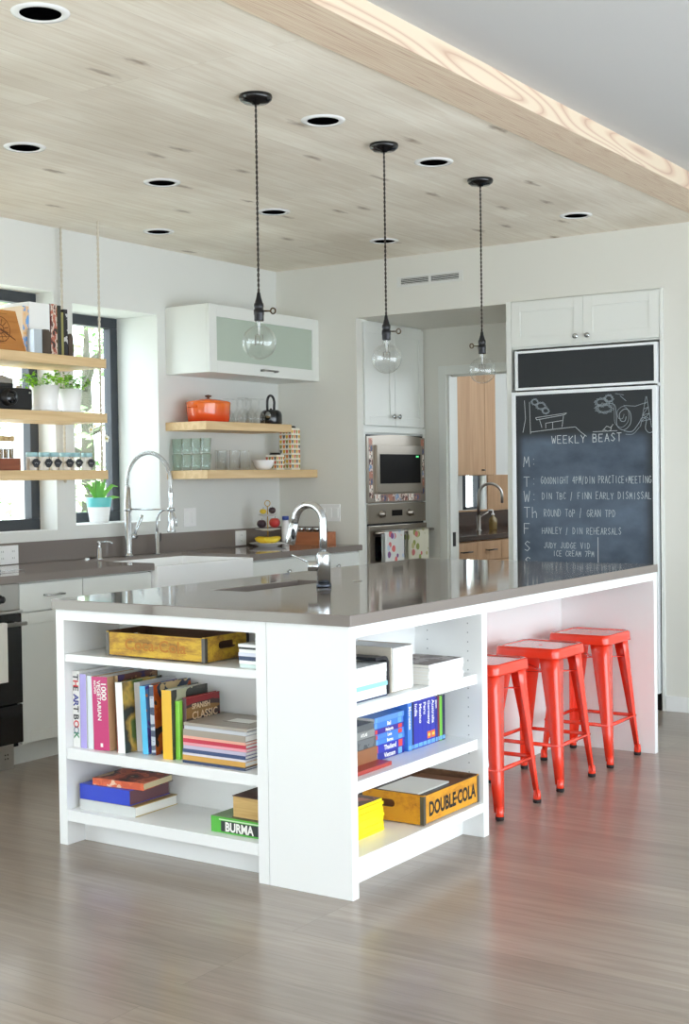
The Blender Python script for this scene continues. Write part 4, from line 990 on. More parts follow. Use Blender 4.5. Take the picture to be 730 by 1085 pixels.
def smooth(p, n=5):
    o = []
    for i in range(len(p)-1):
        a, b_, c, d = (Vector(p[max(0, i-1)]), Vector(p[i]), Vector(p[i+1]), Vector(p[min(len(p)-1, i+2)]))
        for k in range(n):
            t = k/n; o.append(tuple(.5*((2*b_)+(c-a)*t+(2*a-5*b_+4*c-d)*t*t+(3*b_-a-3*c+d)*t**3)))
    return o+[p[-1]]
def write(bm, s, x0, x1, z, h, w=.0018, slope=0.):
    adv = (x1-x0)/len(s); cw = adv*.7
    for i, ch in enumerate(s):
        jz = rnd.uniform(-.04, .04)*h; jh = rnd.uniform(.92, 1.06)
        for st in ST.get(ch, []): stroke(bm, [(x0+adv*i+u*cw*(.6 if ch in ':/' else 1), z+jz+v*h*jh+slope*i*adv) for u, v in st], w)
CH1 = mat('chalk_bright', (206,212,214), .95); CH2 = mat('chalk_faint', (160,170,176), .95)
b = bm_new()
write(b, 'WEEKLY BEAST', -1.052, -.605, 1.538, .045, .0019, .01); obj('chalk_lettering', b, CH1, door, W=True, fix=False)
for ch, z in (('M:', 1.405), ('T:', 1.285), ('W:', 1.193), ('Th', 1.098), ('F', 1.0), ('S', .898)): b = bm_new(); write(b, ch, -1.238, -1.238+.055*len(ch), z, .062, .0018); obj('chalk_lettering', b, CH1, door, W=True, fix=False)
b = bm_new(); stroke(b, [(-.765, .985), (-.765, .80)], .002); obj('chalk_rule', b, CH1, door, W=True, fix=False)
b = bm_new(); write(b, 'S', -1.235, -1.18, .80, .06, .002)
obj('chalk_lettering', b, CH1, door, W=True, fix=False)
for s, xa, xb, z, h in (('GOODNIGHT 4PM/DIN PRACTICE+MEETING', -1.125, -.432, 1.30, .042), ('DIN TBC / FINN EARLY DISMISSAL', -1.118, -.432, 1.208, .040), ('ROUND TOP / GRAN TPD', -1.106, -.65, 1.105, .042), ('HANLEY / DIN REHEARSALS', -1.12, -.615, 1.003, .038), ('JUDY JUDGE VID', -1.11, -.81, .918, .034), ('ICE CREAM 7PM', -1.05, -.785, .872, .032)):
    b = bm_new(); write(b, s, xa, xb, z, h, .0016, .0); obj('chalk_lettering', b, mat('chalk_mid', (188,196,200), .95), door, W=True, fix=False)
b = bm_new()
hut = [[(-1.155,1.695),(-.955,1.715),(-.97,1.705),(-1.15,1.682),(-1.155,1.695)], [(-1.13,1.682),(-1.115,1.635)], [(-1.09,1.66),(-.985,1.672)], [(-1.09,1.66),(-1.09,1.63)], [(-1.045,1.665),(-1.045,1.628)], [(-.975,1.70),(-.985,1.635)], [(-1.19,1.61),(-1.05,1.622),(-.94,1.63),(-.90,1.632),(-.865,1.60),(-.83,1.575)], [(-1.19,1.60),(-1.195,1.79)], [(-1.24,1.61),(-1.222,1.69),(-1.228,1.80)], [(-.79,1.60),(-.64,1.602)], [(-.73,1.605),(-.705,1.63),(-.68,1.62),(-.665,1.64)], [(-.72,1.61),(-.70,1.60),(-.68,1.605),(-.675,1.63)]]
for s in hut: stroke(b, s, .0014)
obj('chalk_drawing', b, CH1, door, W=True, fix=False)
b = bm_new()
for cx_, cz_, r0, tr in ((-1.16,1.79,.03,1.),(-1.12,1.765,.035,1.2),(-1.09,1.735,.03,1.),(-.735,1.77,.04,1.3),(-.72,1.735,.045,1.5),(-.69,1.79,.035,1.)):
    pts = []
    for k in range(40): a = k*.62; r = r0*(.45+.55*((k*37)%11)/11); pts.append((cx_+r*tr*math.cos(a), cz_+r*.8*math.sin(a)))
    stroke(b, pts, .0011)
body = [(-.69,1.76),(-.655,1.75),(-.645,1.70),(-.64,1.63),(-.60,1.605),(-.56,1.64),(-.56,1.70),(-.59,1.725),(-.625,1.70),(-.62,1.66),(-.595,1.655),(-.585,1.68)]
stroke(b, smooth(body), .0019); stroke(b, smooth([(x-.013, z+.015) for x, z in body]), .0012)
tail = [(-.60,1.60),(-.55,1.595),(-.51,1.64),(-.49,1.67),(-.465,1.66),(-.47,1.61),(-.45,1.585),(-.425,1.59)]
stroke(b, smooth(tail), .0019); stroke(b, smooth([(-.59,1.58),(-.545,1.58),(-.505,1.62)]), .0013)
tw = [[(-.50,1.62),(-.466,1.79)], [(-.434,1.615),(-.462,1.79)], [(-.494,1.65),(-.44,1.66)], [(-.487,1.685),(-.446,1.695)], [(-.48,1.72),(-.452,1.73)], [(-.473,1.75),(-.457,1.76)], [(-.494,1.65),(-.446,1.695)], [(-.487,1.685),(-.452,1.73)], [(-.44,1.66),(-.487,1.685)], [(-.60,1.745),(-.53,1.738),(-.47,1.755)], [(-.62,1.80),(-.585,1.77)], [(-.65,1.815),(-.60,1.805)]]
for s in tw: stroke(b, s, .0014)
obj('chalk_drawing', b, CH2, door, W=True, fix=False)

# ------------------------------------------------------------------ pantry seen through the doorway
BRN = mat('dark_brown_stone', (58,38,30), .12)
t = thing('pantry_base_cabinet', 'tan wooden base cabinet with drawers in the pantry beyond the doorway', 'cabinet', (-2.64, 6.2, 0))
b = bm_new(); box(b, PX+.001, -2.365, 4.80, 7.6, .1, .876); box(b, PX+.001, -2.42, 4.80, 7.6, 0, .1); obj('body', b, TANW, t, W=True)
for a, c in ((4.83, 5.22), (5.225, 5.60), (5.605, 6.3), (6.305, 7.0), (7.005, 7.58)):
    b = bm_new(); box(b, -2.3645, -2.345, a, c, .725, .868, .002); o = obj('drawer', b, TANW, t, W=True)
    b = bm_new(); tube(b, [(-2.315, (a+c)/2-.07, .80), (-2.315, (a+c)/2+.07, .80)], .005, 8)
    for s in (-.06, .06): tube(b, [(-2.345, (a+c)/2+s, .80), (-2.315, (a+c)/2+s, .80)], .004, 8)
    obj('handle', b, DARKM, o, W=True)
    b = bm_new(); box(b, -2.3645, -2.345, a, c, .11, .718, .002); obj('door', b, TANW, t, W=True)
b = bm_new(); box(b, PX+.001, -2.335, 4.80, 7.62, .8775, ZT, .003); box(b, PX+.001, PX+.02, 4.80, 7.62, ZT, 1.06, .001)
single('pantry_worktop', b, BRN, 'dark brown stone worktop in the pantry beyond the doorway', 'worktop')
b = bm_new(); box(b, PX+.0005, PX+.013, 6.52, 7.62, 1.0615, 1.362, .001)
single('pantry_wall_panel', b, TANW, 'tan wooden panel on the pantry wall behind the curved faucet', 'wall panel')
b = bm_new(); box(b, PX+.0005, PX+.03, 5.4, 6.5185, 1.0615, 1.0745, .001)
single('pantry_ledge', b, TANW, 'thin tan ledge below the little pantry window', 'ledge')
t = thing('pantry_wall_cabinet', 'tall tan wooden wall cabinet in the pantry beyond the doorway', 'cabinet', (-2.79, 5.5, 1.36))
b = bm_new(); box(b, PX+.001, -2.64, 4.80, 6.06, 1.358, 2.5); obj('body', b, TANW, t, W=True)
for a, c in ((4.805, 5.36), (5.365, 5.875), (5.88, 6.06)):
    b = bm_new(); shaker(b, a, c, 1.362, 2.48, x=-2.6195, fr=.05, flat=True); o = obj('door', b, TANW, t, W=True)
    if c < 6: b = bm_new(); tube(b, [(-2.6, c-.075, 1.40), (-2.6, c-.035, 1.40)], .005, 8); box(b, -2.6195, -2.6, c-.059, c-.051, 1.396, 1.404); obj('handle', b, DARKM, o, W=True)
f = thing('pantry_faucet', 'tall curved steel faucet on the dark pantry worktop', 'faucet', (-2.75, 6.0, ZT+.0005))
b = bm_new(); lathe(b, [(.024, 0), (.024, .005), (.017, .01), (.017, .12)], n=14); obj('body', b, STEEL, f)
b = bm_new(); a_ = IMG_R; dx, dy = math.cos(a_), math.sin(a_); R1 = .095
pts = [(0,0,.11), (0,0,.27)] + [(dx*(R1-R1*math.cos(q)), dy*(R1-R1*math.cos(q)), .28+R1*math.sin(q)) for q in [PI*k/16 for k in range(17)]] + [(dx*2*R1, dy*2*R1, .22)]
tube(b, pts, .0115, 10); obj('spout', b, STEEL, f)
b = bm_new(); tube(b, [(dx*.015, dy*.015, .11), (dx*.08, dy*.08, .15)], .005, 8); obj('lever', b, STEEL, f)
t = thing('soap_bottle', 'pump soap bottle beside the pantry faucet', 'bottle', (-2.72, 6.19, ZT+.0005))
b = bm_new(); lathe(b, [(.0, 0), (.03, 0), (.033, .008), (.033, .085), (.012, .11), (.012, .12)], n=18, cap=False); obj('bottle_body', b, glassy('amber_plastic', (230,215,170), .08, .4, (190,165,110)), t)
b = bm_new(); lathe(b, [(.014, .118), (.014, .132), (.005, .134), (.005, .16)], n=12); tube(b, [(0,0,.16), (-dx*.04, -dy*.04, .158)], .006, 8); obj('pump', b, PORC, t)

# ------------------------------------------------------------------ hanging shelves in front of the windows
H1, H2, H3 = 2.013, 1.718, 1.412      # tops of the planks
t = thing('hanging_shelf', 'three pale wood planks hung on ropes from the ceiling in front of the windows', 'shelf', (-2.925, 1.05, 1.361))
for z in (H1, H2, H3):
    b = bm_new(); box(b, -3.085, -2.765, .30, 1.80, z-.0505, z, .002); obj('plank', b, PINE, t, W=True)
H1 += .0006; H2 += .0006; H3 += .0006
ROPE = mat('hemp_rope', (206,198,182), .9)
for y in (.325, 1.774):
    for x in (-2.786, -3.066):
        b = bm_new()
        for ph in (0, PI):
            tube(b, [(x+.003*math.cos(i*.8+ph), y+.003*math.sin(i*.8+ph), 1.35+(ZC-1.3505)*i/190) for i in range(191)], .0044, 6)
        rp_ = obj('rope', b, ROPE, t, W=True)
        b = bm_new(); sphere(b, (x, y, 1.354), .009); obj('rope_knot', b, ROPE, rp_, W=True)
# top plank
t = thing('wooden_plaque', 'brown wooden plaque with a dark engraved emblem leaning on the top hanging shelf', 'plaque', (-2.80, 1.035, H1+.0025), (0, -.12, 0))
HON = wood('honey_wood', (196,134,66), (164,102,44), 'Y', .45)
b = bm_new(); prism(b, [(-.20, 0), (.222, 0), (.178, .205), (-.17, .205)], -.018, 0, tf=lambda x, y, z: (z, x, y)); obj('board', b, HON, t)
b = bm_new(); ENG = mat('engraving', (96,54,24), .7)
def ringf(b, cy, cz, r, w, x=.0006, n=32):
    for k in range(n):
        a, c = 2*PI*k/n, 2*PI*(k+1)/n
        b.faces.new([b.verts.new((x, cy+q*math.cos(u), cz+q*math.sin(u))) for q, u in ((r, a), (r, c), (r-w, c), (r-w, a))])
ringf(b, .065, .105, .066, .004); ringf(b, .065, .105, .026, .006)
for k in range(12):
    a = k*PI/6+.2; u, v_ = Vector((math.cos(a), math.sin(a))), Vector((-math.sin(a), math.cos(a)))*.0022; c_ = Vector((.065, .105))
    b.faces.new([b.verts.new((.0006, *(c_+u*r+v_*s))) for r, s in ((.028, -1), (.056, -1), (.056, 1), (.028, 1))])
for p, q in (((.065,.105), (.16,.055)), ((.03,.06), (.14,.075)), ((-.01,.185), (.12,.185)), ((-.01,.045), (.10,.045)), ((.0,.035), (.09,.035))):
    d = (Vector(q)-Vector(p)).normalized(); n_ = Vector((-d.y, d.x))*(.006 if p == (.065,.105) else .002)
    b.faces.new([b.verts.new((.0008, *w_)) for w_ in (Vector(p)-n_, Vector(q)-n_*.4, Vector(q)+n_*.4, Vector(p)+n_)])
obj('engraved_emblem', b, ENG, t, fix=False)

def book(name, label, loc, th, dep, h, spine, cover=None, pages=PAPER, face='Y', lean=0., flat=False, twist=0., group=None, cat='book', title=None, tcol=None, tsize=.03, tpos=.5, tw=1., tdown=True, soft=False, front=None, ftcol=None):
    """cover + page block; the spine looks along -Y (face='Y') or +X (face='X'); flat books lie with the spine still looking that way"""
    rz = (0 if face == 'Y' else PI/2) + twist
    t = thing(name, label, cat, loc, (0, lean if face == 'Y' and not flat else 0, rz), group)
    if face == 'X' and lean and not flat: t.rotation_euler = (-lean*0, lean, rz)
    c = .0022 if not soft else .0009
    cover = cover or spine
    b = bm_new(); mats = [spine, cover]
    box(b, 0, c, 0, dep, 0, h, mi=1); box(b, th-c, th, 0, dep, 0, h, mi=1); box(b, c, th-c, 0, c, 0, h, mi=0)
    for f in b.faces:
        if abs(f.calc_center_median().y) < 1e-5: f.material_index = 0
    pg = bm_new(); g = .003 if not soft else .0006
    box(pg, c, th-c, c, dep-g, g, h-g)
    M = Matrix.Identity(4)
    if flat:    # x (thickness) becomes up; height runs along the shelf
        M = Matrix(((0,0,1,0),(0,1,0,0),(1,0,0,0),(0,0,0,1)))
    for q in (b, pg):
        for v_ in q.verts: v_.co = M @ v_.co
    obj('cover', b, mats, t); obj('pages', pg, pages, t)
    if title:
        b = bm_new()
        col = tcol if isinstance(tcol, list) else [tcol or PAPER]
        if flat: text_bm(b, title, tsize, facing_y(h*tpos, -.0006, th*.5-tsize*.34), align='CENTER', width=tw, bold=.0006)
        elif tdown:
            x0 = th*.5-tsize*.34
            if len(col) > 1:
                zz = h*tpos
                for ch, ci in col:
                    if ch != ' ': text_bm(b, ch, tsize, facing_y(x0, -.0006, zz) @ DOWN, mi=ci, bold=.0008, width=tw)
                    zz -= tsize*(.6 if ch != ' ' else .22)*tw
            else: text_bm(b, title, tsize, facing_y(x0, -.0006, h*tpos) @ DOWN, width=tw, bold=.0006)
        o = obj('spine_title', b, TCOLS if isinstance(tcol, list) else (tcol or PAPER), t, fix=False)
    if front:
        b = bm_new()
        for s_, sz, y_, z_ in front: text_bm(b, s_, sz, facing_x(th+.0006, y_, z_), bold=.0008)
        obj('cover_title', b, ftcol or PAPER, t, fix=False)
    return t
INK = mat('ink_dark', (40,42,50), .6)
TCOLS = [INK, mat('ink_red', (214,60,66), .6), mat('ink_blue', (44,60,150), .6), mat('ink_green', (40,140,90), .6), mat('ink_slate', (130,150,170), .6)]
C = lambda n, rgb, r=.35: mat('book_'+n, rgb, r)
# books on the top plank
book('book', 'slim orange and blue book beside the white slipcase on the top hanging shelf', (-2.84, 1.276, H1), .042, .2, .242, patches('orange_blue_spine', [(236,190,130), (236,200,160), (120,170,226), (240,214,180)], 16), C('sand', (226,206,176)), face='X')
def plain_case(label, y0, y1, x0, x1, z0, h, m, name='slipcase', cat='book box'):
    b = bm_new(); box(b, x0, x1, y0, y1, z0, z0+h, .002); return single(name, b, m, label, cat)
plain_case('large white slipcase standing on the top hanging shelf', 1.3225, 1.466, -3.03, -2.842, H1+.0003, .268, C('white', (244,244,242)))
plain_case('pale silver tin in front of the white slipcase on the top hanging shelf', 1.300, 1.356, -2.838, -2.785, H1+.0003, .122, mat('silver_tin', (196,206,214), .35, .3), 'tin', 'tin')
b = bm_new(); prism(b, [(1.360, H1+.0003), (1.416, H1+.0003), (1.416, H1+.105), (1.404, H1+.126), (1.374, H1+.126), (1.360, H1+.105)], -2.838, -2.785, tf=lambda x, y, z: (z, x, y))
single('bookend', b, wood('dark_carved_wood', (92,78,64), (58,48,40), 'Z', .5), 'dark carved bookend beside the pale silver tin on the top hanging shelf', 'bookend', 'pair of dark carved bookends')
book('book', 'tall book with a red, white and black patterned spine on the top hanging shelf', (-2.84, 1.471, H1), .044, .2, .272, patches('red_pattern_spine', [(60,48,44), (186,110,90), (220,204,190), (96,54,46)], 34, stretch=(1,1,.6)), C('maroon', (110,44,40)), face='X')
book('book', 'black book beside the red patterned book on the top hanging shelf', (-2.84, 1.518, H1), .026, .2, .268, C('charcoal', (54,58,54)), C('olive_gold', (150,144,60)), face='X')
book('book', 'thin olive book on the top hanging shelf, second from the right end', (-2.84, 1.547, H1), .014, .2, .235, C('olive', (160,156,96)), face='X')
book('book', 'thin black white-marked book, last in the row on the top hanging shelf', (-2.84, 1.563, H1), .028, .19, .252, patches('black_marked_spine', [(34,34,38), (44,44,48), (34,34,38), (210,210,210)], 30), C('black', (30,30,34)), face='X')
b = bm_new(); prism(b, [(1.5925, H1+.0003), (1.628, H1+.0003), (1.628, H1+.09), (1.621, H1+.118), (1.608, H1+.126), (1.598, H1+.118), (1.5925, H1+.09)], -2.90, -2.835, tf=lambda x, y, z: (z, x, y))
single('bookend', b, MATS['dark_carved_wood'], 'dark carved bookend at the right end of the books on the top hanging shelf', 'bookend', 'pair of dark carved bookends')

# middle plank: camera, tin, two herb pots
t = thing('camera', 'vintage black camera with a round lens on the middle hanging shelf', 'camera', (-2.835, 1.125, H2))
b = bm_new(); box(b, -.045, .035, -.17, .172, .0003, .112, .012); box(b, -.03, .03, -.045, .05, .11, .134, .008); obj('body', b, mat('camera_leather', (14,14,16), .5, bump=.2, bscale=260), t)
b = bm_new(); lathe(b, [(.043, .034), (.043, .05), (.038, .052), (.038, .072), (.034, .074), (.03, .066), (.0, .06)], (0, 0, .058), 28, axis='X', cap=False); l_ = obj('lens', b, BLACK, t)
b = bm_new(); lathe(b, [(.029, .0665), (.018, .072), (.0, .074)], (0, 0, .058), 24, axis='X', cap=False); obj('lens_glass', b, BLKGL, l_)
b = bm_new()
for y in (-.12, .115): lathe(b, [(.016, .112), (.016, .125), (.0, .127)], (-.005, y, 0), 16, cap=False)
lathe(b, [(.005, .035), (.005, .039), (.0, .04)], (0, .15, .09), 12, axis='X', cap=False); obj('dial', b, STEEL, t)
t = thing('canister', 'white canister with a sloping grey lid behind the black camera', 'canister', (-3.0, 1.236, H2+.0003))
b = bm_new(); lathe(b, [(.0, 0), (.075, 0), (.078, .01), (.078, .145)], n=28, cap=False); obj('body', b, PORC, t)
b = bm_new(); lathe(b, [(.083, .1455), (.083, .168), (.03, .188), (.0, .19)], n=28, cap=False); obj('lid', b, mat('grey_lid', (150,146,142), .6), t)
LEAF = [mat('parsley_leaf', (150,214,60), .5), mat('herb_leaf_dark', (96,150,64), .5)]
def herb(label, x, y, r, h, seed, lean, mats):
    R = random.Random(seed); t = thing('potted_herb', label, 'potted plant', (x, y, H2+.0003), group='herb pots on the middle hanging shelf')
    b = bm_new(); lathe(b, [(.0, .003), (r*1.12, .0), (r*1.16, .009), (r*.7, .009)], n=30, cap=False); obj('saucer', b, PORC, t)
    b = bm_new(); lathe(b, [(.0, .0092), (r*.84, .0092), (r*.88, .012), (r, h), (r*.93, h), (r*.9, h-.02)], n=32, cap=False); obj('pot', b, PORC, t)
    b = bm_new(); lathe(b, [(r*.9, h-.018), (.0, h-.013)], n=24, cap=False); obj('soil', b, mat('potting_soil', (58,44,34), .95), t)
    b = bm_new()
    for k in range(26):
        a = R.random()*2*PI; rr = r*.7*R.random(); p0 = Vector((rr*math.cos(a), rr*math.sin(a), h-.015)); out = r*R.uniform(.3, 1.0)
        p2 = p0 + Vector((out*math.cos(a), out*math.sin(a)+lean*R.random(), R.uniform(.02, .085))); p1 = (p0+p2)/2+Vector((0,0,.02))
        tube(b, [p0, p1, p2], .0011, 4, mi=0)
        for q in range(7):
            c_ = p2 + Vector((R.uniform(-.02,.02), R.uniform(-.02,.02), R.uniform(-.018,.014))); s = R.uniform(.007, .014)
            u = Vector((R.uniform(-1,1), R.uniform(-1,1), R.uniform(-.5,.5))).normalized(); w_ = u.cross(Vector((R.uniform(-1,1), R.uniform(-1,1), 1))).normalized()
            vs = [b.verts.new(c_+u*s*i+w_*s*j) for i, j in ((-1,0), (-.3,.6), (.5,.5), (1,0), (.5,-.5), (-.3,-.6))]
            f = b.faces.new(vs); f.material_index = R.choice((0, 0, 1))
    obj('foliage', b, mats, t, fix=False)
herb('white pot of bright green parsley on the middle hanging shelf, next to the camera', -2.88, 1.455, .077, .138, 3, -.03, LEAF)
herb('white pot of darker sprawling herb on the middle hanging shelf, farther from the camera', -2.88, 1.632, .067, .128, 5, .05, [mat('herb_mid', (136,186,76), .5), LEAF[1]])
# bottom plank: test-tube spice rack and six labelled jars
t = thing('spice_tube_rack', 'wooden block rack for corked spice tubes on the lowest hanging shelf', 'rack', (-2.87, 1.095, H3+.0003))
b = bm_new(); box(b, -.03, .03, -.15, .15, 0, .062, .003); obj('block', b, wood('mahogany_block', (152,88,58), (120,62,40), 'Y', .5), t)
t0 = None
for k in range(8):
    y = .960+.0355*k; lb = 'corked glass spice tube in the wooden block, %s' % ('nearest the labelled jars' if k == 7 else 'second nearest the labelled jars' if k == 6 else 'third nearest the labelled jars' if k == 5 else 'well away from the labelled jars')
    if t0 is None:
        t0 = thing('spice_tube', lb, 'spice tube', (-2.87, y, H3+.0628), group='spice tubes on the lowest hanging shelf')
        b = bm_new(); lathe(b, [(.0, 0), (.0125, 0), (.0135, .004), (.0135, .085)], n=16, cap=False); obj('glass_tube', b, GLASS, t0)
        b = bm_new(); lathe(b, [(.0, .001), (.0118, .001), (.0122, .048), (.0, .05)], n=14, cap=False); obj('spice', b, patches('ground_spice', [(110,92,62), (136,110,70), (96,96,66)], 60, .9), t0)
        b = bm_new(); lathe(b, [(.0125, .0855), (.0155, .0855), (.0165, .112), (.0, .112)], n=16, cap=False); obj('cork', b, mat('cork', (196,170,124), .9), t0)
    else: dup(t0, (-2.87, y, H3+.0628), label=lb)
def oct_(r, n=6, a0=0): return [(r*math.cos(2*PI*k/n+a0), r*math.sin(2*PI*k/n+a0)) for k in range(n)]
j0 = None; nm = ['first jar from the spice tubes', 'second jar from the spice tubes', 'third jar from the spice tubes', 'third jar from the rope', 'second jar from the rope', 'jar next to the rope']
for k, y in enumerate((1.318, 1.404, 1.470, 1.556, 1.624, 1.714)):
    lb = 'black-tagged jar with pale blue lid, ' + nm[k]; loc = (-2.838, y, H3+.0003)
    if j0 is None:
        j0 = thing('spice_jar', lb, 'jar', loc, group='tagged jars on the lowest hanging shelf')
        b = bm_new(); prism(b, oct_(.0305), 0, .07); obj('glass_body', b, glassy('jar_glass_sand', (244,240,232), .08, .45, (216,206,190)), j0)
        b = bm_new(); lathe(b, [(.0, .0705), (.0295, .0705), (.0295, .09), (.028, .093), (.0, .093)], n=24, cap=False); obj('lid', b, mat('pale_blue_lid', (160,200,206), .4), j0)
        b = bm_new(); prism(b, [(-.028, .002), (-.014, .021), (.010, .023), (.024, .011), (.031, .005), (.024, -.006), (.010, -.023), (-.014, -.021)], .0308, .032, tf=lambda x, y_, z: (z, x, y_+.037)); tg_ = obj('tag', b, mat('slate_tag', (44,46,52), .6), j0)
        b = bm_new(); stroke_pts = [(-.012, .040), (-.006, .034), (0, .041), (.006, .034), (.013, .040)]
        for p, q in zip(stroke_pts, stroke_pts[1:]): tube(b, [(.0322, p[0], p[1]), (.0322, q[0], q[1])], .0006, 4)
        obj('chalk_mark', b, CH1, tg_)
    else: dup(j0, loc, label=lb)
# orchid on the sill of the right window
t = thing('potted_orchid', 'orchid in a white and turquoise pot on the window sill', 'potted plant', (-3.30, 2.272, 1.1068))
b = bm_new(); lathe(b, [(.0, .002), (.054, .0), (.057, .004), (.068, .092)], n=32, cap=False); obj('pot', b, PORC, t)
b = bm_new(); lathe(b, [(.0682, .0922), (.077, .146), (.0765, .148), (.071, .146), (.066, .12), (.0, .118)], n=32, cap=False); obj('pot_rim', b, mat('turquoise_glaze', (110,206,206), .3), t)
def strap(b, pts, w, mi=0):
    rows = []
    for i, p in enumerate(pts):
        p = Vector(p); d = (Vector(pts[min(i+1, len(pts)-1)])-Vector(pts[max(0, i-1)])).normalized(); s = d.cross(Vector((.62,-.5,.6)))
        s = s.normalized(); k = i/(len(pts)-1); ww = w*(math.sin(PI*(.12+.86*k))**.6)
        rows.append([b.verts.new(p-s*ww+Vector((.25,-.2,.2))*ww), b.verts.new(p), b.verts.new(p+s*ww+Vector((.25,-.2,.2))*ww)])
    for a, c in zip(rows, rows[1:]):
        for i in range(2): f = b.faces.new((a[i], a[i+1], c[i+1], c[i])); f.smooth = True; f.material_index = mi
ORL = mat('orchid_leaf', (124,188,84), .35)
for k, (dy, dx, top, out) in enumerate([(-.03, .02, .13, -.01), (.0, .03, .14, .0), (.03, .03, .10, .07), (.05, .02, .03, .085), (-.02, -.03, .10, -.04), (.01, -.04, .12, .03)]):
    b = bm_new(); strap(b, [(dx*.2, dy*.3, .115), (dx, dy*.8, .115+top*.6), (dx*1.6, dy+out*.5, .118+top), (dx*2, dy+out, .118+top*.93)], .0135); obj('leaf', b, ORL, t, fix=False)
b = bm_new(); tube(b, [(0,-.015,.115), (.0,-.03,.3), (0,-.045,.47), (0,-.06,.55), (0,-.09,.60)], .0022, 6); obj('flower_stem', b, mat('orchid_stem', (104,124,70), .6), t)
b = bm_new(); tube(b, [(.01,.02,.115), (.01,.03,.35), (.0,.045,.46), (0,.065,.50)], .0022, 6); obj('flower_stem', b, MATS['orchid_stem'], t)
for cy_, cz_, sc_ in ((.067, .50, 1.), (-.09, .60, .8), (-.062, .55, .9), (-.03, .57, .7)):
    b = bm_new()
    for k in range(5):
        a = k*2*PI/5+PI/2; u = Vector((.15, math.cos(a), math.sin(a))); w_ = Vector((0, -math.sin(a), math.cos(a))); s = .024*sc_; o_ = Vector((.004, cy_, cz_))
        b.faces.new([b.verts.new(o_+u*s*i+w_*s*j) for i, j in ((.1,0), (.5,.45), (.9,.35), (1.05,0), (.9,-.35), (.5,-.45))])
    sphere(b, (.008, cy_, cz_), .006*sc_, mi=1, u=8, v=6); obj('flower', b, [mat('orchid_petal', (248,246,232), .6), mat('orchid_heart', (232,206,90), .6)], t, fix=False)

# ------------------------------------------------------------------ crates
def crate(name, label, loc, rot, L_, D_, Hh, m, straps, inner, text=None, tmat=None, tsize=.05, hole=True, tw=1., bold=.002, hy=.5):
    """local x along the lettered long side (which faces -Y), depth towards +Y"""
    t = thing('wooden_crate', label, 'crate', loc, rot, 'yellow wooden drinks crates')
    w = .012
    for y0 in (0, D_-w):
        b = bm_new(); box(b, w+.0002, L_-w-.0002, y0, y0+w, .006, Hh-.003, .0015)
        for f in b.faces:
            f.normal_update(); n_ = f.normal.y*(1 if y0 == 0 else -1)
            if n_ > .5 or f.normal.z > .5: f.material_index = 1
        obj('long_side', b, [m, inner], t)
    for x0 in (0, L_-w):
        b = bm_new(); n = 10; hc = (D_*hy, Hh*.62); hw, hh = .034, .0135
        outer = [(0, .004), (D_, .004), (D_, Hh), (0, Hh)]
        inn = [(hc[0]+s*hw+(hh*math.cos(a)), hc[1]+hh*math.sin(a)) for s, a in [(1, -PI/2+PI*k/6) for k in range(7)] + [(-1, PI/2+PI*k/6) for k in range(7)]]
        if hole:
            for xx in (x0, x0+w):
                pass
            vo = [[b.verts.new((xx, y, z)) for y, z in outer] for xx in (x0, x0+w)]; vi = [[b.verts.new((xx, y, z)) for y, z in inn] for xx in (x0, x0+w)]
            q = len(inn)
            for k in range(q):                       # hole wall
                b.faces.new((vi[0][k], vi[0][(k+1)%q], vi[1][(k+1)%q], vi[1][k]))
            for k in range(4): b.faces.new((vo[0][k], vo[0][(k+1)%4], vo[1][(k+1)%4], vo[1][k]))
            for s in (0, 1):                         # ring faces: outline vertices shared out to the four corners
                idx = {0: 13, 1: 0, 2: 6, 3: 7}      # nearest hole vertex of each corner
                b.faces.new([vo[s][1]] + [vi[s][k] for k in range(0, 7)] + [vo[s][2]])
                b.faces.new([vo[s][2], vi[s][6], vi[s][7], vo[s][3]])
                b.faces.new([vo[s][3]] + [vi[s][k] for k in range(7, 14)] + [vo[s][0]])
                b.faces.new([vo[s][0], vi[s][13], vi[s][0], vo[s][1]])
        else: box(b, x0, x0+w, 0, D_, .004, Hh, .0015)
        bmesh.ops.recalc_face_normals(b, faces=b.faces)
        for f in b.faces:
            n_ = f.normal.x*(1 if x0 == 0 else -1)
            if n_ > .5 or f.normal.z > .5: f.material_index = 1
        obj('end_panel', b, [m, inner], t)
    b = bm_new(); box(b, w, L_-w, w, D_-w, .004, .012); obj('bottom', b, inner, t)
    for x0, sx in ((0, -1), (L_, 1)):
        for y0, sy in ((0, -1), (D_, 1)):
            b = bm_new(); th_ = .0012; s = .014
            xa, xb = sorted((x0+sx*th_, x0-sx*s)); ya, yb = sorted((y0+sy*th_, y0+sy*.0002)); box(b, xa, xb, ya, yb, .004, Hh-.004)
            xa, xb = sorted((x0+sx*th_, x0+sx*.0002)); ya, yb = sorted((y0+sy*.0002, y0-sy*s)); box(b, xa, xb, ya, yb, .004, Hh-.004)
            obj('corner_strap', b, straps, t)
    if text:
        b = bm_new()
        for s_, x_, z_ in text: text_bm(b, s_, tsize, facing_y(x_, -.0007, z_), bold=bold, width=tw, align='CENTER')
        obj('lettering', b, tmat, t, fix=False)
    return t
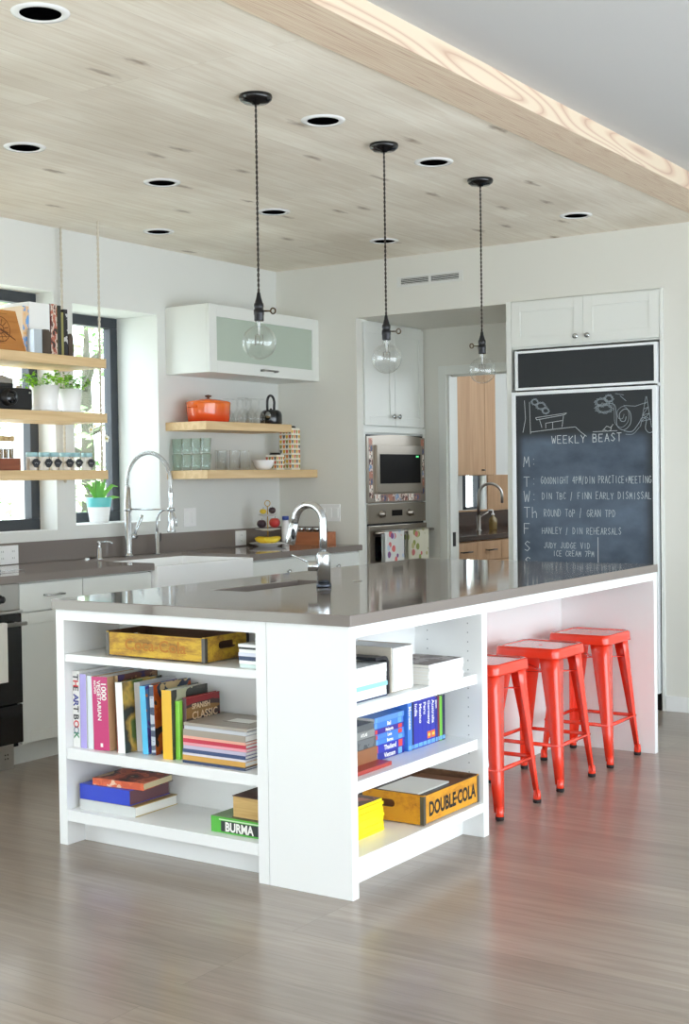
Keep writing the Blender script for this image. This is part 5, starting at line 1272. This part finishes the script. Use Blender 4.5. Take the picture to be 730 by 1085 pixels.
def worn(name, c1, c2, c3, sc_=7., wear=.5):
    m = bpy.data.materials.new(name); m.use_nodes = True; nt = m.node_tree; N = nt.nodes; L = nt.links; bs = N['Principled BSDF']
    tc = N.new('ShaderNodeTexCoord'); mp = N.new('ShaderNodeMapping'); mp.inputs['Scale'].default_value = (1, 2, 3.4); L.new(tc.outputs['Object'], mp.inputs[0])
    n1 = N.new('ShaderNodeTexNoise'); n1.inputs['Scale'].default_value = sc_; n1.inputs['Detail'].default_value = 8; n1.inputs['Roughness'].default_value = .7; L.new(mp.outputs[0], n1.inputs['Vector'])
    r = ramp(nt, [(.3, c3), (wear-.04, c2), (wear+.08, c1)]); L.new(n1.outputs['Fac'], r.inputs['Fac']); L.new(r.outputs['Color'], bs.inputs['Base Color']); bs.inputs['Roughness'].default_value = .65; return m
YEL1 = worn('worn_yellow_paint', (212,172,52), (178,132,46), (84,62,40), 8, .50); YEL2 = worn('ochre_paint', (218,154,32), (196,128,28), (96,66,30), 6, .43)
STRAP = mat('rusty_strap', (96,92,86), .5, .6); INNERW = wood('crate_inside', (120,84,58), (84,56,38), 'X', .7)
crate('crate', 'worn yellow wooden crate with faded script on the top left island shelf', (-1.09, .035, .7132), (0,0,0), .465, .245, .092, YEL1, STRAP, INNERW, [('Coca-Cola', .235, .03)], mat('faded_red_print', (184,122,46), .8), .058, True, 1.15, .0008)
crate('crate', 'ochre crate lettered DOUBLE-COLA on the bottom shelf beside the stools', (-.016, .474, .1312), (0,0,PI/2), .404, .268, .108, YEL2, STRAP, INNERW, [('DOUBLE·COLA', .206, .030)], mat('black_print', (40,32,26), .7), .068, True, .74, .0026, .62)
b = bm_new()
box(b, -.262, -.032, .489, .73, .222, .2245); o = single('folder', b, BLACK, 'flat black folder lying on top of the DOUBLE-COLA crate contents', 'folder')
k_ = 0
for dz, m_, nm_ in ((.2248, PAPER, 'sheet of white paper'),):
    b = bm_new(); box(b, -.235, -.07, .515, .75, dz, dz+.006); single('paper_stack', b, PAPER, 'white papers lying on the black folder in the DOUBLE-COLA crate', 'paper')
b = bm_new()
for k in range(1): box(b, -.25, -.04, .496, .855, .1445, .2215, .002)
single('cardboard_box', b, mat('brown_card', (130,84,54), .8), 'brown cardboard box filling the DOUBLE-COLA crate', 'box')

# ------------------------------------------------------------------ books on the left side of the island
Z2b, Z1b, Z0b = .3624, .7134, .1324
YB0 = .035; G2 = 'upright books on the middle shelf at the island end'
ab = [(c_, i) for c_, i in zip('THE ART BOOK', (0,1,0,0,2,2,0,0,0,1,4,3))]
book('book', 'thick white THE ART BOOK with multicoloured letters at the left end of the shelf', (-1.2685, YB0, Z2b), .036, .24, .283, C('white', (244,244,242)), title='x', tcol=ab, tsize=.037, tpos=.965, group=G2)
book('book', 'lilac book next to THE ART BOOK', (-1.2295, YB0, Z2b), .0315, .24, .275, C('lilac', (172,160,222)), C('pale_grey', (214,214,216)), group=G2)
book('book', 'pale grey-white book between the lilac and the magenta book', (-1.196, YB0+.004, Z2b), .028, .24, .27, C('ice', (222,230,234)), C('ice', (222,230,234)), group=G2)
book('book', 'thick magenta book with 1000 in white on its spine', (-1.1615, YB0, Z2b), .0785, .225, .270, C('magenta', (196,30,108)), C('tan_photo', (206,170,130)), lean=-.03, group=G2, title=None)
for o in list(bpy.data.objects):
    if o.get('label') == 'thick magenta book with 1000 in white on its spine':
        b = bm_new(); text_bm(b, '1000', .034, facing_y(.048, -.0006, .252) @ DOWN, bold=.0009); text_bm(b, 'VEGETARIAN', .025, facing_y(.026, -.0006, .256) @ DOWN, bold=.0006); text_bm(b, 'RECIPES', .014, facing_y(.011, -.0006, .256) @ DOWN, bold=.0004)
        box(b, .034, .046, -.0008, -.0003, .012, .026); obj('spine_subtitle', b, PAPER, o, fix=False)
book('book', 'tan book with a brown and purple cover right of the magenta book', (-1.0795, YB0+0.035, Z2b), 0.0150, .215, .274, C('tan', (178,154,116)), patches('brown_purple_art', [(196,162,120), (170,130,96), (110,70,60), (70,56,100)], 9), lean=-0.024, group=G2)
book('book', 'slim red book between the tan book and a white-spined one', (-1.0635, YB0+0.020, Z2b), 0.0140, .2, .235, C('red', (182,50,58)), C('red', (182,50,58)), lean=-0.024, group=G2)
book('book', 'white-spined book with a dark landscape cover', (-1.0400, YB0+0.000, Z2b), 0.0340, .215, .257, C('white', (244,244,242)), patches('landscape_art', [(70,92,110), (60,76,70), (60,60,54), (206,170,80), (90,116,60)], 7, soft=True), lean=-0.045, group=G2)
book('book', 'light grey book with a small red mark, left of the cyan book', (-0.9990, YB0+0.055, Z2b), 0.0280, .195, .252, C('pale_grey', (214,214,216)), C('pale_grey', (214,214,216)), lean=-0.045, group=G2)
book('book', 'cyan-spined book with a purple swirling cover', (-0.9480, YB0+0.030, Z2b), 0.0270, .205, .246, C('cyan', (84,190,232)), patches('purple_swirl_art', [(60,60,130), (90,80,170), (90,140,200), (210,140,90)], 10), lean=-0.050, group=G2)
book('book', 'dark blue-grey book with a food photo cover, left of the yellow book', (-0.9100, YB0+0.035, Z2b), 0.0200, .205, .252, patches('slate_spine', [(80,90,110), (190,196,206), (60,70,96)], 22, stretch=(.2,1,1)), patches('food_photo_art', [(70,60,60), (220,110,40), (206,90,36), (60,70,90), (226,200,150)], 9), lean=-0.030, group=G2)
book('book', 'yellow-spined book with a dark cover in the row of upright books', (-0.8290, YB0+0.005, Z2b), 0.0450, .2, .245, C('yellow', (240,188,44)), patches('dark_cover_art', [(70,70,66), (84,82,76), (70,70,66), (190,190,160)], 8), lean=-0.015, group=G2)
book('book', 'thin lime green book right of the yellow-spined book', (-0.7825, YB0+0.020, Z2b), 0.0200, .17, .207, C('lime', (150,226,80)), C('lime', (150,226,80)), group=G2)
book('book', 'dark-spined book with a red and brown lettered cover behind the flat stack', (-0.7615, YB0+0.035, Z2b), 0.0180, .185, .218, C('plum_spine', (96,66,76)), patches('red_brown_art', [(176,48,52), (150,40,46), (70,50,50), (150,110,60)], 6, stretch=(1,.3,2.2)), group=G2, front=[('SPANISH', .026, .03, .175), ('CLASSIC', .038, .03, .138)], ftcol=mat('cream_print', (232,206,170), .7))
zz = Z2b; G3 = 'flat stack of books on the middle shelf at the island end'
layers = [('navy', (44,60,96), .009, 'dark navy book at the bottom of the flat stack'), ('mustard', (208,158,74), .018, 'mustard yellow book, second from the bottom of the flat stack'), ('pale', (216,212,220), .008, 'thin pale book just above the mustard one in the flat stack'), ('navy2', (46,66,110), .013, 'navy blue book in the lower half of the flat stack'),
          ('lavender', (190,182,204), .012, 'lavender grey book above the navy one in the flat stack'), ('pink', (234,160,170), .010, 'pink book under the crimson one in the flat stack'), ('crimson', (198,40,66), .014, 'crimson book in the middle of the flat stack'), ('peach', (236,170,150), .010, 'peach pink book under the thick taupe one in the flat stack'),
          ('taupe', (160,148,134), .022, 'thick taupe book in the upper part of the flat stack'), ('dove', (196,198,204), .012, 'white-edged grey book, second from the top of the flat stack'), ('greige', (164,154,142), .010, 'taupe book with a pale inset picture on top of the flat stack')]
for i, (n, c_, th_, lb) in enumerate(layers):
    dx = rnd.uniform(-.004, .004)+ (0 if i < 8 else .006); m_ = C(n, c_)
    bk = book('book', lb, (-.729+dx, .030+rnd.uniform(0, .005), zz), th_, .225, .278, m_, m_, flat=True, group=G3, twist=rnd.uniform(-.012, .012), pages=PAPER)
    zz += th_+.0003
b = bm_new(); box(b, .12, .22, .09, .15, layers[-1][2]+.0001, layers[-1][2]+.0006); box(b, .108, .232, .082, .088, layers[-1][2]+.0001, layers[-1][2]+.0005, mi=1)
obj('inset_picture', b, [PAPER, mat('inset_shadow_print', (120,110,100), .7)], bk, fix=True)
# bottom shelf
book('book', 'flat grey-white book with a yellow edge lying under the thick blue book', (-1.246, .04, Z0b), .037, .235, .275, C('silver_white', (206,208,206)), C('yellow_tan', (200,172,96)), flat=True, twist=.01, cat='book', group='pile of three books on the bottom shelf')
book('book', 'thick bright blue book lying in the middle of a pile of three', (-1.246, .042, Z0b+.0373), .056, .225, .245, C('royal_blue', (40,66,196)), C('royal_blue', (40,66,196)), flat=True, pages=mat('book_plum_edge', (120,84,92), .7), twist=.02, group='pile of three books on the bottom shelf')
book('book', 'orange-brown cookbook on top of the bright blue book', (-1.19, .052, Z0b+.0936), .026, .18, .235, patches('orange_spine', [(214,96,60), (226,110,70), (240,200,170)], 24), patches('cookbook_art', [(196,96,70), (216,120,84), (150,70,56), (60,46,44), (190,170,130)], 9), flat=True, pages=PAPERC, twist=.09, group='pile of three books on the bottom shelf')
book('book', 'bright green book with BURMA in white on its black-banded spine', (-.618, .045, Z0b), .055, .21, .232, C('leaf_green', (84,176,60)), C('leaf_green_top', (96,128,70)), flat=True, twist=.0)
for o in list(bpy.data.objects):
    if o.get('label', '').startswith('bright green book with BURMA'):
        b = bm_new(); box(b, .045, .2315, -.0012, -.0006, .006, .042, mi=1); text_bm(b, 'BURMA', .043, facing_y(.063, -.0016, .009), bold=.0016, width=.86); obj('spine_title', b, [PAPER, mat('black_band', (36,44,36), .4)], o, fix=False)
        b = bm_new(); box(b, .036, .2315, -.0012, -.0004, .0445, .0485); obj('spine_stripe', b, mat('pale_green_stripe', (206,232,190), .4), o)
t = thing('book', 'thick tan-edged book with a dark brown cover on the green BURMA book', 'book', (-.535, .06, Z0b+.0553))
b = bm_new(); box(b, 0, .145, .17, .172, 0, .076); box(b, 0, .145, 0, .172, 0, .0025); box(b, 0, .145, 0, .172, .0735, .076); obj('cover', b, patches('brown_leather', [(70,42,38), (84,50,42), (96,66,56)], 14, .5), t)
b = bm_new(); box(b, .003, .142, .002, .1695, .0026, .0734); obj('pages', b, wood('tan_page_edges', (212,178,116), (190,152,92), 'X', .8, 4.), t)
# small white stack right of the yellow crate
zz = Z1b
for i, (m_, th_, lb) in enumerate([(C('mint_white', (214,230,226)), .012, 'pale mint booklet at the bottom of the little stack right of the yellow crate'), (C('white', (0,0,0)), .012, 'white booklet second from the bottom in the little stack right of the yellow crate'), (C('navy', (0,0,0)), .014, 'dark navy booklet in the little stack right of the yellow crate'), (C('lavender_white', (220,222,236)), .012, 'pale lavender booklet in the little stack right of the yellow crate'), (C('white', (0,0,0)), .011, 'white booklet second from the top of the little stack right of the yellow crate'), (C('black', (0,0,0)), .007, 'thin black booklet under the top of the little stack right of the yellow crate'), (C('white', (0,0,0)), .010, 'white booklet on top of the little stack right of the yellow crate')]):
    book('booklet', lb, (-.472+rnd.uniform(-.003,.003), .03+rnd.uniform(0,.004), zz), th_, .17, .09, m_, m_, flat=True, soft=True, group='little stack right of the yellow crate'); zz += th_+.0003

# ------------------------------------------------------------------ right side of the island
def rbook(label, y0, y1, z0, th, dep, xf, spine, cover=None, group=None, **k):
    return book('book', label, (xf, y0, z0), th, dep, y1-y0, spine, cover, face='X', flat=True, group=group, **k)
ZA, ZBb, ZCc = .6134, .3684, .1314
# the upright ones stand with their spines to the stools' side
GB = [C('guide_blue', (44,52,170)), C('guide_blue_deep', (34,40,140)), C('guide_sky', (70,130,220))]
y = .556; G4 = 'upright guidebooks on the middle shelf'
for th_, m_, ti, lb, h_ in [(.028, GB[2], 'Morocco', 'light blue guidebook, first upright one beside the flat pile', .172), (.012, C('guide_navy', (26,30,70)), None, 'thin navy guidebook, second upright one from the flat pile', .17), (.031, GB[0], 'India', 'blue guidebook, third upright one from the flat pile', .176), (.03, GB[0], 'Mexico', 'blue guidebook, fourth upright one from the flat pile', .172), (.03, GB[0], 'Peru', 'blue guidebook in the middle of the upright row', .174), (.029, GB[0], 'Germany', 'blue guidebook with a small orange and yellow picture on its spine', .176), (.03, GB[0], 'Australia', 'blue guidebook just right of the one with the orange picture', .174), (.018, GB[1], 'Japan', 'slim dark blue guidebook beside the maroon one', .168),
                           (.014, C('guide_maroon', (120,26,50)), None, 'slim maroon book in the upright row of guidebooks', .168), (.019, C('guide_lime', (110,190,60)), None, 'lime green book near the right end of the upright guidebooks', .166), (.02, C('guide_black', (36,36,70)), None, 'dark violet book at the right end of the upright guidebooks', .168)]:
    bk = book('book', lb, (-.126, y, ZBb), th_, .125, h_, m_, m_, face='X', group=G4, title=ti, tsize=min(.024, th_*.8), tpos=.93, soft=True)
    b = bm_new(); box(b, .002, th_-.002, -.0008, -.0003, .004, .018)
    if 'orange' in lb: box(b, .002, th_-.002, -.0009, -.0003, .024, .05, mi=1); box(b, .006, th_-.006, -.0011, -.0004, .032, .042, mi=2)
    obj('spine_badge', b, [mat('badge_sky', (110,170,226), .4), mat('badge_orange', (230,110,50), .4), mat('badge_yellow', (240,200,90), .4)], bk)
    y += th_+.0006
z = ZBb; G5 = 'flat pile of blue guidebooks on the middle shelf'
for i, (th_, m_, ti, lb, red) in enumerate([(.026, GB[1], 'Vietnam', 'dark blue guidebook at the bottom of the flat pile', 0), (.028, GB[0], 'Thailand', 'blue Thailand guidebook with a red badge, second from the bottom of the flat pile', 1), (.018, GB[2], 'Burma', 'sky blue guidebook in the middle of the flat pile', 0), (.018, GB[2], 'Laos', 'pale-lettered sky blue guidebook just above the middle of the flat pile', 1), (.018, C('guide_violet', (70,50,150)), 'Malaysia', 'violet guidebook near the top of the flat pile', 1), (.022, GB[2], 'Bali', 'light blue guidebook second from the top of the flat pile', 0), (.018, C('guide_pale', (96,150,226)), None, 'pale blue guidebook on top of the flat pile', 0)]):
    bk = rbook(lb, .346+rnd.uniform(0,.006), .544, z, th_, .128, -.132-rnd.uniform(0,.006), m_, m_, G5, title=ti, tsize=th_*.85, tpos=.5, soft=True)
    b = bm_new(); box(b, .155, .18, -.0008, -.0003, .002, th_-.002); box(b, .004, .018, -.0008, -.0003, .002, th_-.002)
    obj('spine_badge', b, mat('badge_red', (224,70,64), .4) if red else MATS['badge_sky'], bk); z += th_+.0003
G6 = 'mixed pile at the near end of the middle shelf'
rbook('flat red book under the brown one in the pile nearest the island corner', .10, .342, ZBb, .013, .16, -.062, C('brick', (176,66,58)), C('brick', (176,66,58)), G6, pages=mat('yellow_edge', (236,196,110), .7), twist=-.0)
rbook('brown leather-look book above the red one nearest the island corner', .10, .334, ZBb+.0133, .048, .16, -.115, C('saddle', (150,100,66)), C('saddle', (150,100,66)), G6)
rbook('dark grey book in the pile nearest the island corner', .10, .332, ZBb+.0616, .034, .155, -.118, patches('grey_photo_spine', [(70,74,78), (110,114,116), (90,94,96)], 16), C('charcoal', (54,58,54)), G6)
rbook('mid grey book second from the top of the pile nearest the island corner', .10, .328, ZBb+.0959, .026, .155, -.12, C('mid_grey', (140,142,140)), C('mid_grey', (140,142,140)), G6, title='ATLAS', tsize=.014, tpos=.7)
rbook('dark grey book on top of the pile nearest the island corner', .10, .326, ZBb+.1222, .022, .15, -.122, C('slate', (96,100,102)), C('slate', (96,100,102)), G6)
# top shelf, right side
z = ZA; G7 = 'white magazines on the top shelf nearest the island corner'
WM = C('magazine_white', (240,242,242)); lbs = ['at the bottom of', 'second from the bottom of', 'third from the bottom of', 'in the lower middle of', 'in the upper middle of', 'third from the top of', 'second from the top of', 'on top of']
for i in range(8):
    m_ = C('aqua_mag', (150,220,234)) if i == 3 else (C('navy', (0,0,0)) if i == 0 else WM)
    th_ = .005 if i == 0 else .015
    rbook(('aqua-spined' if i == 3 else 'dark-covered' if i == 0 else 'white')+' magazine '+lbs[i]+' the stack nearest the island corner', .06, .300+rnd.uniform(-.006,.006), z, th_, .2, -.05-rnd.uniform(0,.006), m_, WM, G7, soft=True); z += th_+.0002
b = bm_new(); out = [(.25, .745), (.305, .745)] + [(.305+.028*math.sin(a), .717+.028*math.cos(a)) for a in [PI/2*k/6 for k in range(1, 7)]] + [(.333, ZA+.0003), (.322, ZA+.0003)] + [(.305+.017*math.cos(a), .717+.017*math.sin(a)) for a in [PI/2*k/6 for k in range(7)]] + [(.25, .734)]
prism(b, out, -.17, -.062, tf=lambda x, y_, z_: (z_, x, y_)); single('bookend', b, mat('black_bent_metal', (48,48,52), .4, .5), 'black bent-metal bookend between the white magazines and the white file', 'bookend')
t = thing('magazine_file', 'white ribbed file with a beige side standing on the top shelf', 'magazine file', (-.15, .415, ZA+.0002))
y0, y1 = .346, .484; b = bm_new(); box(b, -.285, -.062, y0, y0+.004, ZA+.0002, .768, mi=1); box(b, -.285, -.062, y1-.004, y1, ZA+.0002, .768, mi=1); box(b, -.285, -.062, y0+.004, y1-.004, ZA+.0002, ZA+.004, mi=1); box(b, -.285, -.281, y0+.004, y1-.004, ZA+.004, .74, mi=1); obj('case', b, [WM, mat('beige_card', (214,204,188), .7)], t, W=True)
n = 9
for k in range(n):
    b = bm_new(); ya = y0+.0045+(y1-y0-.009)*k/n; yb = ya+(y1-y0-.009)/n-.0012; box(b, -.275, -.0555, ya, yb, ZA+.0042, .766, .0015); obj('volume', b, WM, t, W=True)
z = ZA; G8 = 'white-edged magazines on the top shelf beside the pin holes'
for i in range(6):
    xf = -.03-rnd.uniform(0,.006); th_ = .0118
    book('magazine', 'white-edged magazine %s the stack right of the white file' % ['at the bottom of', 'second from the bottom of', 'third from the bottom of', 'third from the top of', 'second from the top of', 'with a picture cover, topmost of'][i], (xf, .55, z), th_, .205, .248+rnd.uniform(-.004,.004), WM, patches('magazine_cover_art', [(96,84,82), (120,104,100), (170,160,160), (80,66,62)], 10) if i == 5 else WM, face='X', flat=True, group=G8, cat='magazine', soft=True, twist=rnd.uniform(-.01,.01)); z += th_+.0002
# yellow magazines on the bottom shelf
z = ZCc; YM = C('bright_yellow', (250,224,30)); G9 = 'yellow magazines on the bottom shelf'
nth = ['lowest', 'second lowest', 'third lowest', 'fourth lowest', 'fifth lowest', 'middle', 'fifth from the top', 'fourth from the top', 'third from the top', 'second from the top', 'topmost']
for i in range(11):
    th_ = .0098
    book('magazine', 'bright yellow magazine, %s of the yellow stack on the bottom shelf' % nth[i], (-.112-rnd.uniform(0,.008)-(.004*i/11), .118+rnd.uniform(0,.004), z), th_, .165, .252, YM, patches('yellow_mag_cover', [(120,60,50), (90,50,44), (180,110,90)], 9) if i == 10 else YM, face='X', flat=True, group=G9, cat='magazine', soft=True, twist=rnd.uniform(-.015,.015)); z += th_+.0002

# ------------------------------------------------------------------ outdoors beyond the windows
b = bm_new(); box(b, -40, XL-.7, -12, 30, -.5, -.35); struct('ground_outside', b, mat('pale_bounce_ground', (206,208,196), .9))  # ground hidden below the sills, added and kept pale to bounce daylight indoors
LV = [mat('tree_leaf_light', (186,210,160), .6), mat('tree_leaf_mid', (160,190,134), .6), mat('tree_leaf_deep', (128,162,108), .6)]
def tree(label, x, y, h, r, seed):
    R = random.Random(seed); t = thing('leafy_tree', label, 'tree', (x, y, -.35), group='trees beyond the windows')
    b = bm_new(); tube(b, [(0,0,0), (.05,.03,h*.3), (-.03,.08,h*.6), (.02,.05,h*.85)], 0, 10, rads=[.13, .11, .08, .03])
    for k in range(7):
        a = k*2.4; z = h*(.3+.07*k); tube(b, [(0,.04,z), (r*.4*math.cos(a), r*.4*math.sin(a), z+.3), (r*.75*math.cos(a), r*.75*math.sin(a), z+.5)], 0, 6, rads=[.05,.03,.012])
    obj('trunk', b, mat('tree_bark', (84,82,70), .9), t)
    b = bm_new()
    for k in range(80):
        a = R.random()*2*PI; rr = r*R.random()**.5; z = h*R.uniform(.04, 1.); c_ = Vector((rr*math.cos(a), rr*math.sin(a), z)); cr = R.uniform(.22, .5)
        for q in range(42):
            d = Vector((R.gauss(0,1), R.gauss(0,1), R.gauss(0,1))).normalized()*cr*R.uniform(.5,1); p = c_+d; s = R.uniform(.05,.10)
            u = Vector((R.uniform(-1,1), R.uniform(-1,1), R.uniform(-.6,.6))).normalized(); w_ = u.cross(Vector((R.uniform(-1,1), R.uniform(-1,1), 1))).normalized()
            f = b.faces.new([b.verts.new(p+u*s*i+w_*s*j) for i, j in ((-1,0), (0,.5), (1,0), (0,-.5))]); f.material_index = R.choice((0,0,1,1,2))
    obj('foliage', b, LV, t, fix=False)
tree('pale green leafy tree seen through the right-hand window', -11.0, 9.9, 4.6, 1.6, 1)
tree('pale green leafy tree seen through the left window, low behind the shelves', -10.5, 6.2, 3.0, 1.2, 2)
tree('pale green leafy tree seen at the left edge of the left window', -15.5, 7.6, 5.2, 1.8, 3)

# ------------------------------------------------------------------ daylight and camera
w = bpy.data.worlds.new('sky'); sc.world = w; w.use_nodes = True
bg = w.node_tree.nodes['Background']
bg.inputs['Color'].default_value = (.835, .925, 1.0, 1); bg.inputs['Strength'].default_value = 5.5
sun = bpy.data.lights.new('sun', 'SUN'); sun.energy = 5.; sun.angle = .02; sun.color = (1, .96, .88); so_ = bpy.data.objects.new('sun', sun); COL.objects.link(so_)
so_.rotation_euler = Vector((-.12, -.62, .78)).to_track_quat('Z', 'Y').to_euler()
cam = bpy.data.cameras.new('camera'); co_ = bpy.data.objects.new('camera', cam); COL.objects.link(co_); sc.camera = co_
yaw, pit, rol = .5921, -.025, -.0138
F = Vector((-math.sin(yaw)*math.cos(pit), math.cos(yaw)*math.cos(pit), math.sin(pit))); R0 = F.cross(Vector((0,0,1))).normalized(); U0 = R0.cross(F)
R1_ = R0*math.cos(rol)+U0*math.sin(rol); U1_ = -R0*math.sin(rol)+U0*math.cos(rol)
M = Matrix((( R1_.x, U1_.x, -F.x), (R1_.y, U1_.y, -F.y), (R1_.z, U1_.z, -F.z))).to_4x4(); M.translation = (2.3524, -3.5156, 1.348)
co_.matrix_world = M; cam.sensor_fit = 'HORIZONTAL'; cam.sensor_width = 36; cam.lens = 1417.4/730*36; cam.clip_start = .05
sc.view_settings.view_transform = 'Standard'; sc.view_settings.look = 'None'; sc.view_settings.gamma = 1; sc.view_settings.use_curve_mapping = False
sc.view_settings.exposure = 0.23
cy = sc.cycles; cy.use_denoising = True; cy.max_bounces = 10; cy.diffuse_bounces = 6; cy.glossy_bounces = 5; cy.transparent_max_bounces = 24; cy.caustics_reflective = False; cy.caustics_refractive = False
